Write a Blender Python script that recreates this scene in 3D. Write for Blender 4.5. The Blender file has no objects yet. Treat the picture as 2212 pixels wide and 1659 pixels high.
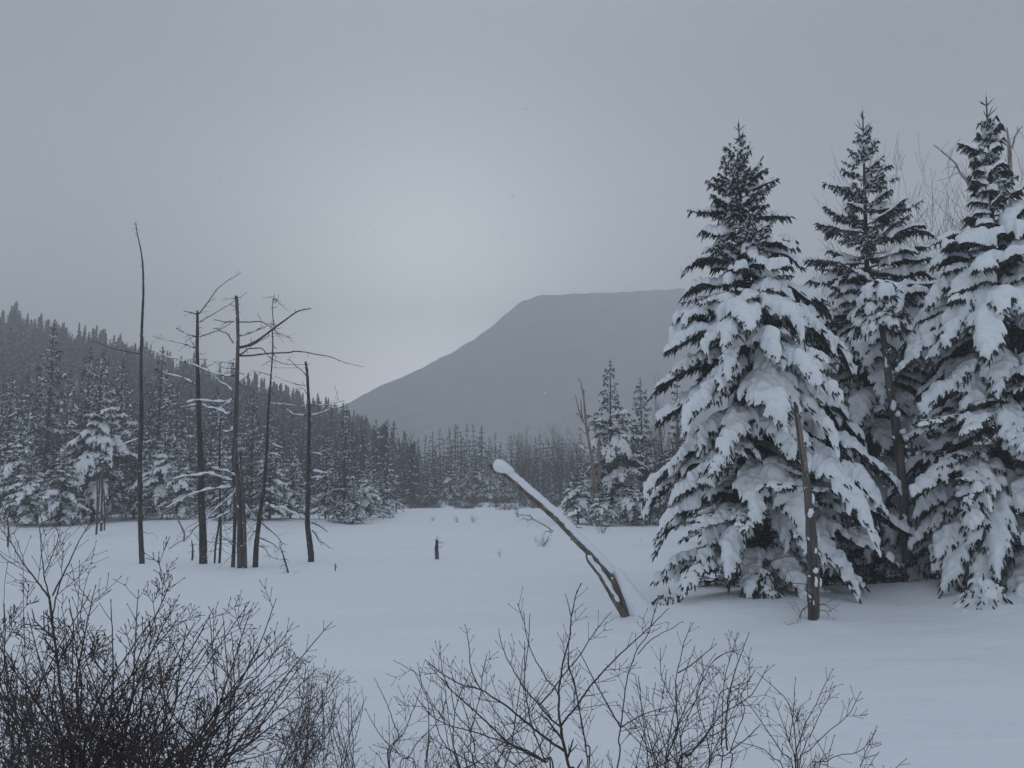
import bpy, math, random
import numpy as np
from mathutils import Vector

SC = bpy.context.scene
COL = SC.collection
rad = math.radians

# ------------------------------------------------------------------ camera
F = 1736.0                       # focal length in pixels of a 2212 px wide picture
CAMZ = 2.5
PITCH = math.atan(210.5 / F)
cam_d = bpy.data.cameras.new('camera')
cam_d.sensor_width = 36.0
cam_d.lens = 36.0 * F / 2212.0
cam_d.clip_start = 0.1
cam_d.clip_end = 4000.0
cam = bpy.data.objects.new('camera', cam_d)
cam.location = (0, 0, CAMZ)
cam.rotation_euler = (rad(90) + PITCH, 0, 0)
COL.objects.link(cam)
SC.camera = cam

# ------------------------------------------------------------------ world, sun, exposure
SUN_EL, SUN_AZ = 10.0, -6.0      # degrees; azimuth measured from +Y towards +X
W = bpy.data.worlds.new('World')
SC.world = W
W.use_nodes = True
nt = W.node_tree
for n in list(nt.nodes):
    nt.nodes.remove(n)
N = nt.nodes.new
L = nt.links.new
out = N('ShaderNodeOutputWorld')
sky = N('ShaderNodeTexSky')
sky.sky_type = 'NISHITA'
sky.sun_disc = False
sky.sun_elevation = rad(SUN_EL)
sky.sun_rotation = rad(SUN_AZ)
sky.dust_density = 2.0
bg1 = N('ShaderNodeBackground')
bg1.inputs['Strength'].default_value = 0.05
tint = N('ShaderNodeMixRGB'); tint.blend_type = 'MULTIPLY'
tint.inputs[0].default_value = 1.0
tint.inputs[2].default_value = (0.83, 0.92, 1.04, 1)
bw = N('ShaderNodeRGBToBW')
L(sky.outputs[0], bw.inputs[0])
desat = N('ShaderNodeMixRGB')            # thick cloud takes most of the colour out of the clear sky
desat.inputs[0].default_value = 0.82
L(sky.outputs[0], desat.inputs[1])
L(bw.outputs[0], desat.inputs[2])
L(desat.outputs[0], tint.inputs[1])
L(tint.outputs[0], bg1.inputs[0])
# the cloud deck: dull blue grey, thinner and paler overhead
tc = N('ShaderNodeTexCoord')
dot = N('ShaderNodeSeparateXYZ')
L(tc.outputs['Generated'], dot.inputs[0])
ramp = N('ShaderNodeValToRGB')
ramp.color_ramp.interpolation = 'B_SPLINE'
L(dot.outputs['Z'], ramp.inputs[0])
SKY_STOPS = [(0.0, (0.60, 0.63, 0.69)), (0.14, (0.50, 0.53, 0.585)), (0.28, (0.22, 0.24, 0.275)), (0.50, (0.055, 0.068, 0.086)),
             (0.72, (0.42, 0.465, 0.53)), (1.0, (0.64, 0.71, 0.81))]
cr = ramp.color_ramp
while len(cr.elements) > 1:
    cr.elements.remove(cr.elements[-1])
cr.elements[0].position = SKY_STOPS[0][0]
cr.elements[0].color = SKY_STOPS[0][1] + (1,)
for p, c in SKY_STOPS[1:]:
    e = cr.elements.new(p)
    e.color = c + (1,)
cn = N('ShaderNodeTexNoise')
cn.inputs['Scale'].default_value = 2.2
cn.inputs['Detail'].default_value = 4.0
cmap = N('ShaderNodeMapping')
cmap.inputs['Scale'].default_value = (1.0, 1.0, 3.2)
L(tc.outputs['Generated'], cmap.inputs[0])
L(cmap.outputs[0], cn.inputs['Vector'])
cm = N('ShaderNodeMapRange')
cm.inputs[1].default_value = 0.3
cm.inputs[2].default_value = 0.7
cm.inputs[3].default_value = 0.90
cm.inputs[4].default_value = 1.10
L(cn.outputs[0], cm.inputs[0])
bg2 = N('ShaderNodeBackground')
L(ramp.outputs[0], bg2.inputs[0])
SKY_STRENGTH = N('ShaderNodeMath'); SKY_STRENGTH.operation = 'MULTIPLY'
SKY_STRENGTH.inputs[1].default_value = 1.0
L(cm.outputs[0], SKY_STRENGTH.inputs[0])
L(SKY_STRENGTH.outputs[0], bg2.inputs['Strength'])
add = N('ShaderNodeAddShader')
L(bg1.outputs[0], add.inputs[0])
L(bg2.outputs[0], add.inputs[1])
L(add.outputs[0], out.inputs[0])

sun_d = bpy.data.lights.new('sun', 'SUN')
sun_d.energy = 0.5
sun_d.angle = rad(35)
sun_d.color = (1.0, 0.96, 0.92)
sun = bpy.data.objects.new('sun', sun_d)
sdir = Vector((math.sin(rad(SUN_AZ)) * math.cos(rad(SUN_EL)), math.cos(rad(SUN_AZ)) * math.cos(rad(SUN_EL)), math.sin(rad(SUN_EL))))
sun.rotation_euler = sdir.to_track_quat('Z', 'Y').to_euler()
COL.objects.link(sun)

SC.view_settings.view_transform = 'Standard'
SC.view_settings.look = 'None'
SC.view_settings.gamma = 1.0
SC.view_settings.exposure = 0.12
SC.cycles.volume_bounces = 1
SC.cycles.max_bounces = 5
SC.cycles.diffuse_bounces = 4
SC.cycles.volume_step_rate = 4.0
SC.cycles.use_denoising = True

HAZE_DENSITY = 0.0028

# ------------------------------------------------------------------ materials
def mat_base(name, rough=0.8):
    m = bpy.data.materials.new(name)
    m.use_nodes = True
    b = m.node_tree.nodes['Principled BSDF']
    b.inputs['Roughness'].default_value = rough
    return m, m.node_tree, b

def noise(nt, scale, detail=4, coord='Object', stretch=None):
    t = nt.nodes.new('ShaderNodeTexCoord')
    n = nt.nodes.new('ShaderNodeTexNoise')
    n.inputs['Scale'].default_value = scale
    n.inputs['Detail'].default_value = detail
    if stretch:
        mp = nt.nodes.new('ShaderNodeMapping')
        mp.inputs['Scale'].default_value = stretch
        nt.links.new(t.outputs[coord], mp.inputs[0])
        nt.links.new(mp.outputs[0], n.inputs['Vector'])
    else:
        nt.links.new(t.outputs[coord], n.inputs['Vector'])
    return n

def ramp2(nt, src, stops):
    r = nt.nodes.new('ShaderNodeValToRGB')
    el = r.color_ramp.elements
    el[0].position = stops[0][0]; el[0].color = tuple(stops[0][1]) + (1,)
    el[1].position = stops[-1][0]; el[1].color = tuple(stops[-1][1]) + (1,)
    for p, c in stops[1:-1]:
        e = el.new(p); e.color = tuple(c) + (1,)
    nt.links.new(src, r.inputs[0])
    return r

def bump(nt, b, src, strength, dist):
    bp = nt.nodes.new('ShaderNodeBump')
    bp.inputs['Strength'].default_value = strength
    bp.inputs['Distance'].default_value = dist
    nt.links.new(src, bp.inputs['Height'])
    nt.links.new(bp.outputs[0], b.inputs['Normal'])
    return bp

def m_snow(name, col=(0.80, 0.84, 0.88), sc=18.0, bd=0.012):
    m, t, b = mat_base(name, 0.65)
    n = noise(t, sc, 6)
    r = ramp2(t, n.outputs[0], [(0.3, tuple(c * 0.95 for c in col)), (0.7, tuple(min(1, c * 1.02) for c in col))])
    t.links.new(r.outputs[0], b.inputs['Base Color'])
    bump(t, b, n.outputs[0], 0.5, bd)
    return m

def m_ground():
    m, t, b = mat_base('snow_ground', 0.7)
    n1 = noise(t, 0.35, 7, stretch=(0.5, 1.6, 1.0))
    n2 = noise(t, 9.0, 6, stretch=(0.6, 1.3, 1.0))
    r = ramp2(t, n1.outputs[0], [(0.3, (0.79, 0.83, 0.88)), (0.7, (0.83, 0.865, 0.905))])
    t.links.new(r.outputs[0], b.inputs['Base Color'])
    b1 = t.nodes.new('ShaderNodeBump')
    b1.inputs['Strength'].default_value = 0.6; b1.inputs['Distance'].default_value = 0.30
    t.links.new(n1.outputs[0], b1.inputs['Height'])
    b2 = t.nodes.new('ShaderNodeBump')
    b2.inputs['Strength'].default_value = 0.5; b2.inputs['Distance'].default_value = 0.022
    t.links.new(n2.outputs[0], b2.inputs['Height'])
    t.links.new(b1.outputs[0], b2.inputs['Normal'])
    t.links.new(b2.outputs[0], b.inputs['Normal'])
    return m

def m_mottle(name, a, c, scale, rough=0.85, stretch=None, bd=0.0, lo=0.35, hi=0.65, mid=None):
    m, t, b = mat_base(name, rough)
    n = noise(t, scale, 8, stretch=stretch)
    st = [(lo, a), (hi, c)] if mid is None else [(lo, a), ((lo + hi) / 2, mid), (hi, c)]
    r = ramp2(t, n.outputs[0], st)
    t.links.new(r.outputs[0], b.inputs['Base Color'])
    if bd:
        bump(t, b, n.outputs[0], 0.8, bd)
    return m

def m_bark(name, dark, light, snowy=0.0, scale=14.0, fleck=26.0):
    """bark with vertical streaks; snowy = share of snow flecks stuck in its cracks"""
    m, t, b = mat_base(name, 0.9)
    n = noise(t, scale, 8, stretch=(1.0, 1.0, 0.16))
    r = ramp2(t, n.outputs[0], [(0.35, dark), (0.68, light)])
    last = r.outputs[0]
    if snowy > 0:
        n2 = noise(t, fleck, 3)
        mr = t.nodes.new('ShaderNodeMapRange')
        mr.inputs[1].default_value = 0.70 - snowy
        mr.inputs[2].default_value = 0.73 - snowy
        t.links.new(n2.outputs[0], mr.inputs[0])
        mx = t.nodes.new('ShaderNodeMixRGB')
        mx.inputs[2].default_value = (0.78, 0.82, 0.86, 1)
        t.links.new(mr.outputs[0], mx.inputs[0])
        t.links.new(last, mx.inputs[1])
        last = mx.outputs[0]
    t.links.new(last, b.inputs['Base Color'])
    bump(t, b, n.outputs[0], 0.9, 0.02)
    return m

SNOW = m_snow('snow')
SNOW_FAR = m_snow('snow_far', sc=3.0, bd=0.03)
GROUND = m_ground()
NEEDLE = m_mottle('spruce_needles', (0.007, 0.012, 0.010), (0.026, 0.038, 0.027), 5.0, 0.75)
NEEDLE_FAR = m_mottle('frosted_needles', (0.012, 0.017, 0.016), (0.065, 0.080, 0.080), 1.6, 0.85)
BARK_DARK = m_bark('dark_bark', (0.012, 0.011, 0.010), (0.060, 0.053, 0.047), 0.02)
BARK_SPRUCE = m_bark('spruce_bark', (0.014, 0.012, 0.012), (0.06, 0.05, 0.045), 0.0)
BARK_TAN = m_bark('weathered_tan_wood', (0.10, 0.078, 0.062), (0.27, 0.215, 0.175), 0.03)
BARK_GREY = m_bark('weathered_grey_wood', (0.026, 0.024, 0.023), (0.120, 0.108, 0.098), 0.035, scale=10, fleck=9)
BARK_LOG = m_bark('bare_log_wood', (0.055, 0.045, 0.038), (0.21, 0.175, 0.145), 0.0, scale=12)
BARK_PALE = m_bark('pale_birch_bark', (0.10, 0.09, 0.085), (0.42, 0.40, 0.38), 0.05)
TWIG = m_mottle('shrub_twigs', (0.026, 0.018, 0.017), (0.075, 0.052, 0.046), 30.0, 0.8)
TWIG_GREY = m_mottle('grey_twigs', (0.035, 0.030, 0.030), (0.085, 0.072, 0.068), 12.0, 0.85)
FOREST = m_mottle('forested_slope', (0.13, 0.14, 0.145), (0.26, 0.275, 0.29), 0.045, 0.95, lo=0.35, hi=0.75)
HILLMAT = m_mottle('snowy_forest_floor', (0.05, 0.055, 0.055), (0.35, 0.38, 0.40), 0.12, 0.95)

# ------------------------------------------------------------------ placement helpers
CP, SP = math.cos(PITCH), math.sin(PITCH)
def ray(px, py):
    x = (px - 1106.0) / F
    y = -(py - 829.5) / F
    return np.array([x, CP - y * SP, SP + y * CP])
def at(px, py, Y):
    d = ray(px, py)
    return np.array([0, 0, CAMZ]) + d * (Y / d[1])
def depth_of(py, z=0.0):
    d = ray(1106, py)
    return (z - CAMZ) / d[2] * d[1]
def mpp(Y):
    """metres per 2212-wide pixel at forward distance Y"""
    return Y / CP / F

def smooth01(t):
    t = np.clip(t, 0, 1)
    return t * t * (3 - 2 * t)

_rs = np.random.RandomState(7)
_waves = [(_rs.uniform(0, 6.28), _rs.uniform(0, 6.28), _rs.uniform(0.5, 1.6), _rs.uniform(0, 6.28)) for _ in range(24)]
def fbm(x, y, scale, seed=0):
    v = 0
    for i in range(5):
        a, p, f, q = _waves[(i + seed * 5) % 24]
        k = scale * (1.7 ** i) * f
        v = v + np.sin((x * math.cos(a) + y * math.sin(a)) * k + p + 1.3 * np.sin((x * math.sin(a) - y * math.cos(a)) * k * 0.7 + q)) / (1.5 ** i)
    return v / 2.6

MOUNDS = []       # (x, y, radius, height)
def gh(x, y):
    """height of the snow"""
    x = np.asarray(x, float); y = np.asarray(y, float)
    z = 0.085 * fbm(x * 0.5, y * 1.6, 0.35, 1) * smooth01((y - 6) / 8)
    z = z + 0.018 * fbm(x * 0.7, y * 2.0, 1.7, 2)
    z = z + 1.0 * smooth01((2.2 - y) / 2.5)
    # gentle bank on the right, rising towards the big spruces
    z = z + 0.12 * smooth01((x - 2.0) / 5.0) * smooth01((y - 7.0) / 8.0) * smooth01((30 - y) / 8.0)
    # bank with trees on the left
    z = z + 0.4 * smooth01((-x - 12 - 0.12 * (y - 45)) / 9.0) * smooth01((y - 36) / 12.0)
    z = z + 0.22 * fbm(x, y, 0.22, 0) * smooth01((-x - 6) / 8.0) * smooth01((y - 34) / 10.0) * smooth01((75 - y) / 12)
    # far edge
    z = z + 1.3 * smooth01((y - 84) / 40.0)
    # bank under the mid trees on the right
    z = z + 0.55 * smooth01((x - 7.5 - 0.03 * y) / 5.0) * smooth01((y - 34) / 10.0)
    for mx, my, mr, mh in MOUNDS:
        z = z + mh * np.exp(-((x - mx) ** 2 + (y - my) ** 2) / mr ** 2)
    return z
def on_ground(px, Y):
    p = at(px, 1040, Y)
    return np.array([p[0], Y, float(gh(p[0], Y))])

# ------------------------------------------------------------------ mesh helpers
class MB:
    """collects vertices, triangles and quads, each with a material slot"""
    def __init__(s):
        s.v = []; s.n = 0
        s.t = []; s.q = []; s.tm = []; s.qm = []
    def add(s, v, tris=None, quads=None, m=0):
        v = np.asarray(v, np.float32).reshape(-1, 3)
        if tris is not None and len(tris):
            tris = np.asarray(tris, np.int64) + s.n
            s.t.append(tris); s.tm.append(np.full(len(tris), m, np.int32))
        if quads is not None and len(quads):
            quads = np.asarray(quads, np.int64) + s.n
            s.q.append(quads); s.qm.append(np.full(len(quads), m, np.int32))
        s.v.append(v); s.n += len(v)
    def tube(s, pts, r, sides=5, m=0, cap=True):
        pts = np.asarray(pts, float)
        n = len(pts)
        r = np.broadcast_to(np.asarray(r, float), (n,))
        tan = np.gradient(pts, axis=0)
        tan /= np.linalg.norm(tan, axis=1)[:, None] + 1e-9
        ref = np.array([0.0, 1.0, 0.0]) if abs(tan[:, 1]).mean() < 0.8 else np.array([1.0, 0.0, 0.0])
        a = np.cross(tan, ref); a /= np.linalg.norm(a, axis=1)[:, None] + 1e-9
        b = np.cross(tan, a)
        ang = np.arange(sides) * 2 * math.pi / sides
        ring = pts[:, None, :] + r[:, None, None] * (np.cos(ang)[None, :, None] * a[:, None, :] + np.sin(ang)[None, :, None] * b[:, None, :])
        i = np.arange(n - 1)[:, None] * sides
        j = np.arange(sides)[None, :]
        j2 = (j + 1) % sides
        quads = np.stack([i + j, i + j2, i + sides + j2, i + sides + j], -1).reshape(-1, 4)
        v = ring.reshape(-1, 3)
        tris = []
        if cap:
            tips = np.array([pts[0], pts[-1] + tan[-1] * r[-1] * 0.5])
            v = np.concatenate([v, tips])
            c0, c1 = n * sides, n * sides + 1
            for k in range(sides):
                k2 = (k + 1) % sides
                tris.append((c0, k2, k)); tris.append((c1, (n - 1) * sides + k, (n - 1) * sides + k2))
        s.add(v, tris if cap else None, quads, m)
    def spindles(s, p0, p1, r0, rm, m=0):
        """many tapered three sided twigs at once"""
        p0 = np.asarray(p0, float); p1 = np.asarray(p1, float)
        k = len(p0)
        if not k: return
        d = p1 - p0
        ln = np.linalg.norm(d, axis=1)[:, None] + 1e-9
        t = d / ln
        ref = np.where(np.abs(t[:, 2:3]) < 0.9, np.array([[0, 0, 1.0]]), np.array([[1.0, 0, 0]]))
        a = np.cross(t, ref); a /= np.linalg.norm(a, axis=1)[:, None] + 1e-9
        b = np.cross(t, a)
        r0 = np.broadcast_to(np.asarray(r0, float), (k,))[:, None]
        rm = np.broadcast_to(np.asarray(rm, float), (k,))[:, None]
        rings = []
        for rr, f in ((r0, 0.0), (rm, 0.55)):
            for q in range(3):
                an = q * 2.0944 + 0.5
                rings.append(p0 + d * f + rr * (math.cos(an) * a + math.sin(an) * b))
        v = np.stack(rings + [p1], 1).reshape(-1, 3)
        base = (np.arange(k) * 7)[:, None]
        qd = np.array([[0, 1, 4, 3], [1, 2, 5, 4], [2, 0, 3, 5]])
        td = np.array([[3, 4, 6], [4, 5, 6], [5, 3, 6]])
        s.add(v, (base[:, :, None] + td[None]).reshape(-1, 3), (base[:, :, None] + qd[None]).reshape(-1, 4), m)
    def merge(s, o, R=None, T=None, m=None):
        v = o.verts()
        if R is not None: v = v @ R.T
        if T is not None: v = v + T
        n0 = s.n
        s.v.append(v.astype(np.float32)); s.n += len(v)
        for a, am, b, bm in ((s.t, s.tm, o.t, o.tm), (s.q, s.qm, o.q, o.qm)):
            for f, fm in zip(b, bm):
                a.append(f + n0); am.append(fm if m is None else np.full(len(fm), m, np.int32))
    def verts(s):
        return np.concatenate(s.v) if s.v else np.zeros((0, 3))
    def mesh(s, name, mats, smooth=True):
        me = bpy.data.meshes.new(name)
        v = s.verts()
        t = np.concatenate(s.t) if s.t else np.zeros((0, 3), np.int64)
        q = np.concatenate(s.q) if s.q else np.zeros((0, 4), np.int64)
        mi = np.concatenate((s.tm or [np.zeros(0, np.int32)]) + (s.qm or [np.zeros(0, np.int32)]))
        me.vertices.add(len(v))
        me.vertices.foreach_set('co', v.astype(np.float32).ravel())
        nl = len(t) * 3 + len(q) * 4
        me.loops.add(nl)
        me.loops.foreach_set('vertex_index', np.concatenate([t.ravel(), q.ravel()]).astype(np.int32))
        me.polygons.add(len(t) + len(q))
        st = np.concatenate([np.arange(len(t)) * 3, len(t) * 3 + np.arange(len(q)) * 4])
        me.polygons.foreach_set('loop_start', st.astype(np.int32))
        for mt in mats: me.materials.append(mt)
        me.polygons.foreach_set('material_index', mi.astype(np.int32))
        me.update(calc_edges=True)
        me.polygons.foreach_set('use_smooth', np.full(len(t) + len(q), smooth))
        me.validate()
        return me
    def build(s, name, mats, parent=None, smooth=True):
        if not isinstance(mats, (list, tuple)): mats = [mats]
        o = bpy.data.objects.new(name, s.mesh(name, mats, smooth))
        COL.objects.link(o)
        if parent is not None: o.parent = parent
        return o

def empty(name, loc=(0, 0, 0), rz=0.0, sc=1.0):
    o = bpy.data.objects.new(name, None)
    o.empty_display_size = 0.3
    o.location = loc; o.rotation_euler = (0, 0, rz); o.scale = (sc, sc, sc)
    COL.objects.link(o)
    return o
def tag(o, label=None, cat=None, group=None, kind=None):
    if label: o['label'] = label
    if cat: o['category'] = cat
    if group: o['group'] = group
    if kind: o['kind'] = kind
    return o
def copy_thing(root, loc, rz, sc):
    r = root.copy(); COL.objects.link(r)
    r.location = loc; r.rotation_euler = (0, 0, rz)
    r.scale = (sc, sc, sc) if not isinstance(sc, tuple) else sc
    for ch in root.children:
        c = ch.copy(); COL.objects.link(c); c.parent = r
    return r

def smooth_path(pts, n=None, step=None):
    """Catmull-Rom through the points"""
    p = np.asarray(pts, float)
    if len(p) < 3:
        n = n or 4
        t = np.linspace(0, 1, n)[:, None]
        return p[0] * (1 - t) + p[-1] * t
    P = np.concatenate([[2 * p[0] - p[1]], p, [2 * p[-1] - p[-2]]])
    k = n or 4
    o = []
    for i in range(1, len(P) - 2):
        for t in np.arange(k) / k:
            a, b, c, d = P[i - 1], P[i], P[i + 1], P[i + 2]
            o.append(0.5 * (2 * b + (c - a) * t + (2 * a - 5 * b + 4 * c - d) * t * t + (3 * b - a - 3 * c + d) * t ** 3))
    o.append(p[-1])
    return np.array(o)

def snow_cap(mb, pts, w, h, rng, m=0, sides=6, lump=0.25, lift=0.0):
    """a rounded ridge of snow lying along the top of a branch or log"""
    pts = np.asarray(pts, float)
    n = len(pts)
    if n < 3: return
    tan = np.gradient(pts, axis=0); tan /= np.linalg.norm(tan, axis=1)[:, None] + 1e-9
    side = np.cross(tan, [0, 0, 1.0]); side /= np.linalg.norm(side, axis=1)[:, None] + 1e-9
    up = np.cross(side, tan)
    w = np.broadcast_to(np.asarray(w, float), (n,)).copy()
    h = np.broadcast_to(np.asarray(h, float), (n,)).copy()
    nz = 1 + lump * np.sin(np.arange(n) * 1.1 + rng.uniform(0, 6)) + lump * rng.uniform(-1, 1, n)
    e = np.minimum(1, np.minimum(np.arange(n), np.arange(n)[::-1]) / 1.5 + 0.12)
    w *= (0.7 + 0.3 * nz) * np.sqrt(e); h *= nz * np.sqrt(e)
    ang = np.linspace(-0.25, math.pi + 0.25, sides)
    ring = pts[:, None, :] + (w[:, None] * np.cos(ang)[None])[:, :, None] * side[:, None, :] + (h[:, None] * np.sin(ang)[None] + lift)[:, :, None] * up[:, None, :]
    i = np.arange(n - 1)[:, None] * sides
    j = np.arange(sides)[None, :]
    j2 = (j + 1) % sides
    quads = np.stack([i + j, i + j2, i + sides + j2, i + sides + j], -1).reshape(-1, 4)
    ring = ring + (0.06 * w.mean()) * rng.normal(0, 1, ring.shape)
    v = ring.reshape(-1, 3)
    c = np.array([pts[0], pts[-1]])
    tris = []
    for k in range(sides):
        k2 = (k + 1) % sides
        tris.append((n * sides, k2, k)); tris.append((n * sides + 1, (n - 1) * sides + k, (n - 1) * sides + k2))
    mb.add(np.concatenate([v, c]), tris, quads, m)

# ------------------------------------------------------------------ ground, hill, mountain
def build_ground():
    # rows closely spaced near the camera, wide far away, so the sheet reaches beyond the mountain's foot
    ys = np.concatenate([np.arange(-40, 0, 4.0), np.arange(0, 40, 0.16), 40 * (1.02 ** np.arange(0, 150))])
    ys = ys[ys < 930]; ys = np.append(ys, 930.0)
    us = np.linspace(-1, 1, 321)
    us = np.sign(us) * np.abs(us) ** 1.35
    Yg, U = np.meshgrid(ys, us, indexing='ij')
    half = np.clip(12 + 0.95 * np.maximum(Yg, 0), 26, 620)
    X = U * half
    Z = gh(X, Yg)
    v = np.stack([X, Yg, Z], -1).reshape(-1, 3)
    nu = len(us)
    i = np.arange(len(ys) - 1)[:, None] * nu; j = np.arange(nu - 1)[None]
    q = np.stack([i + j, i + j + 1, i + nu + j + 1, i + nu + j], -1).reshape(-1, 4)
    mb = MB(); mb.add(v, None, q)
    tag(mb.build('snow_ground', GROUND), kind='structure')

HILL = [(-900, 620), (-300, 680), (0, 742), (90, 760), (200, 785), (300, 810), (400, 838), (500, 868), (600, 900), (700, 930), (780, 962), (860, 1012), (900, 1035)]
MTN = [(300, 1000), (560, 935), (700, 888), (750, 868), (820, 832), (900, 798), (960, 768), (1000, 745), (1060, 705), (1100, 668), (1130, 645), (1160, 634), (1300, 628), (1450, 622), (1600, 616), (1900, 600), (2212, 610), (2600, 640), (3400, 760)]
def ridge_fn(tab, Y):
    az, hh = [], []
    for px, py in tab:
        p = at(px, py, Y)
        az.append(p[0] / Y); hh.append(p[2])
    return lambda a: np.interp(a, az, hh)
HILL_Y0, HILL_Y1 = 74.0, 215.0
hill_r = ridge_fn(HILL, HILL_Y1)
def hill_h(x, y):
    a = x / np.maximum(y, 1)
    t = (y - HILL_Y0 + 16 * np.clip(-a - 0.15, 0, 1)) / (HILL_Y1 - HILL_Y0)
    up = np.where(t <= 1, smooth01(t) * 0.55 + 0.45 * np.clip(t, 0, 1), 1 - 0.35 * np.clip(t - 1, 0, 1.5))
    return hill_r(a) * up + 1.6 * fbm(x, y, 0.045, 3) * np.clip(t * 3, 0, 1)
mtn_r = ridge_fn(MTN, 760.0)
def polar_sheet(name, a0, a1, na, y0, y1, ny, fn, mat):
    A, Yg = np.meshgrid(np.linspace(a0, a1, na), np.linspace(y0, y1, ny), indexing='ij')
    X = A * Yg
    Z = fn(X, Yg)
    v = np.stack([X, Yg, Z], -1).reshape(-1, 3)
    i = np.arange(na - 1)[:, None] * ny; j = np.arange(ny - 1)[None]
    q = np.stack([i + j, i + ny + j, i + ny + j + 1, i + j + 1], -1).reshape(-1, 4)
    mb = MB(); mb.add(v, None, q)
    tag(mb.build(name, mat), kind='structure')
def mtn_h(x, y):
    a = x / y
    t = (y - 420) / 340.0
    up = np.where(t <= 1, 0.35 * np.clip(t, 0, 1) + 0.65 * np.clip(t, 0, 1) ** 1.6, 1 - 0.5 * (t - 1))
    gul = fbm(x, y * 0.4, 0.02, 2) * 5 * np.clip(t * 2, 0, 1) * np.clip(1.3 - t, 0.12, 1)
    return mtn_r(a) * up + gul - 1.5 + 1.3 * fbm(x, y, 0.4, 1)

# ------------------------------------------------------------------ spruce generator
def gauss_mat(n, d, s):
    k = np.arange(n)
    return np.exp(-((k[:, None] - k[None]) * d) ** 2 / (s * s))

def bough(R, za, zt, load, q, rng, need, snow, T, wood=None, wide=1.0, cover=1.0):
    """one bough: a drooping fan of needled twigs with a pillow of snow on it.
    R reach, za height at the trunk, zt height of the tip, load 0..1, q coarseness, T maps local points to tree space."""
    lift = (0.10 + 0.30 * load) * R * 0.6 if zt < za else -0.05 * R
    c = 0.5 + 0.17 * load
    if zt < za: lift += 0.12 * load * R
    P0, P1, P2 = np.array([0, 0, za]), np.array([c * R, 0, za + lift * 0.5 + (zt - za) * 0.30]), np.array([R, 0, zt])
    side_bend = rng.uniform(-0.15, 0.15) * R
    def C(s):
        s = np.asarray(s)[..., None]
        p = (1 - s) ** 2 * P0 + 2 * s * (1 - s) * P1 + s * s * P2
        p = p.copy()
        p[..., 1] += side_bend * s[..., 0] ** 2
        return p
    Ln = np.linalg.norm(P2 - P0) * 1.04
    W = (0.160 * R + 0.075 * min(q, 1.8)) * wide * rng.uniform(0.85, 1.15)
    kd = rng.uniform(0.35, 0.7) * (0.4 + 0.8 * load) / max(W, 0.3)
    ph = rng.uniform(0, 6.28, 4)
    def S(u, v):
        s = np.clip(u / Ln, 0, 1.15)
        p = C(s)
        p[..., 1] += v
        p[..., 2] += -kd * v * v + 0.05 * load * np.sin(u * 7 + ph[0] + v * 3) + 0.03 * np.sin(v * 11 + ph[1] + u * 5)
        return p
    def width(u):
        s = np.clip(u / Ln, 0, 1)
        return W * np.minimum(1, (s / 0.3)) ** 0.8 * np.clip(1 - s, 0, 1) ** 0.75 + 0.03
    # twigs as segments in the bough's own plane
    seg0, seg1, lvl = [], [], []
    step = (0.15 - 0.035 * load) * q
    u = 0.10 * Ln + rng.uniform(0, step)
    sgn = 1
    fan = rng.uniform(0.75, 1.0)
    while u < Ln * 0.97:
        for sg in ((1, -1) if q > 1.5 else (sgn,)):
            ln = width(u) * rng.uniform(0.7, 1.3) * 1.3
            a = fan * rng.uniform(0.8, 1.1)
            d = np.array([math.cos(a), sg * math.sin(a)])
            p0 = np.array([u, 0.0]); p1 = p0 + d * ln
            seg0.append(p0); seg1.append(p1); lvl.append(1)
            k = 0.06 * q
            while k < ln - 0.02 * q:
                for s2 in (1, -1):
                    l2 = min(0.10 * q + 0.02, (ln - k) * 0.75 + 0.03 * q) * rng.uniform(0.6, 1.1)
                    a2 = a * sg + s2 * rng.uniform(0.5, 0.85)
                    b0 = p0 + d * k
                    seg0.append(b0); seg1.append(b0 + l2 * np.array([math.cos(a2), math.sin(a2)])); lvl.append(2)
                k += 0.075 * q * rng.uniform(0.8, 1.3)
        sgn = -sgn
        u += step * (0.5 if q <= 1.5 else 1.0) * rng.uniform(0.8, 1.2)
    # leading shoot
    for kk in np.arange(0.35, 1.0, 0.6 * step / Ln + 0.02):
        seg0.append(np.array([kk * Ln, 0])); seg1.append(np.array([min(kk * Ln + 0.14 * q, Ln * 1.05), rng.uniform(-.03, .03)])); lvl.append(1)
    s0, s1, lv = np.array(seg0), np.array(seg1), np.array(lvl)
    # each segment in two pieces so it follows the droop
    mid = (s0 + s1) / 2
    A = S(s0[:, 0], s0[:, 1]); B = S(mid[:, 0], mid[:, 1]); D = S(s1[:, 0], s1[:, 1])
    jig = rng.normal(0, 0.012 * q, A.shape)
    hang = np.where(lv == 2, 0.035, 0.02)[:, None] * np.array([0, 0, -1.0]) * (0.4 + load) * min(q, 2.5)
    D = D + jig + hang
    rr = 0.0155 * (1 + 0.75 * (q - 1))
    l1 = lv == 1
    need.spindles(T(A[l1]), T(B[l1]), rr * 0.9, rr, 0)
    need.spindles(T(B[l1]), T(D[l1]), rr, rr * 0.95, 0)
    need.spindles(T(A[~l1]), T(D[~l1]), rr * 0.8, rr * 1.1, 0)
    # twigs hanging below the snow
    nh = int(len(s0) * (0.15 + 0.85 * load if q < 1.5 else 0.4))
    idx = rng.randint(0, len(s0), nh)
    f = rng.uniform(0.3, 1.0, nh)[:, None]
    base2 = s0[idx] * (1 - f) + s1[idx] * f
    HB = S(base2[:, 0], base2[:, 1])
    dirn = np.stack([rng.uniform(0.1, 0.8, nh), np.sign(base2[:, 1]) * rng.uniform(0.0, 0.5, nh), -rng.uniform(0.5, 1.1, nh)], -1)
    dirn /= np.linalg.norm(dirn, axis=1)[:, None]
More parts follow.
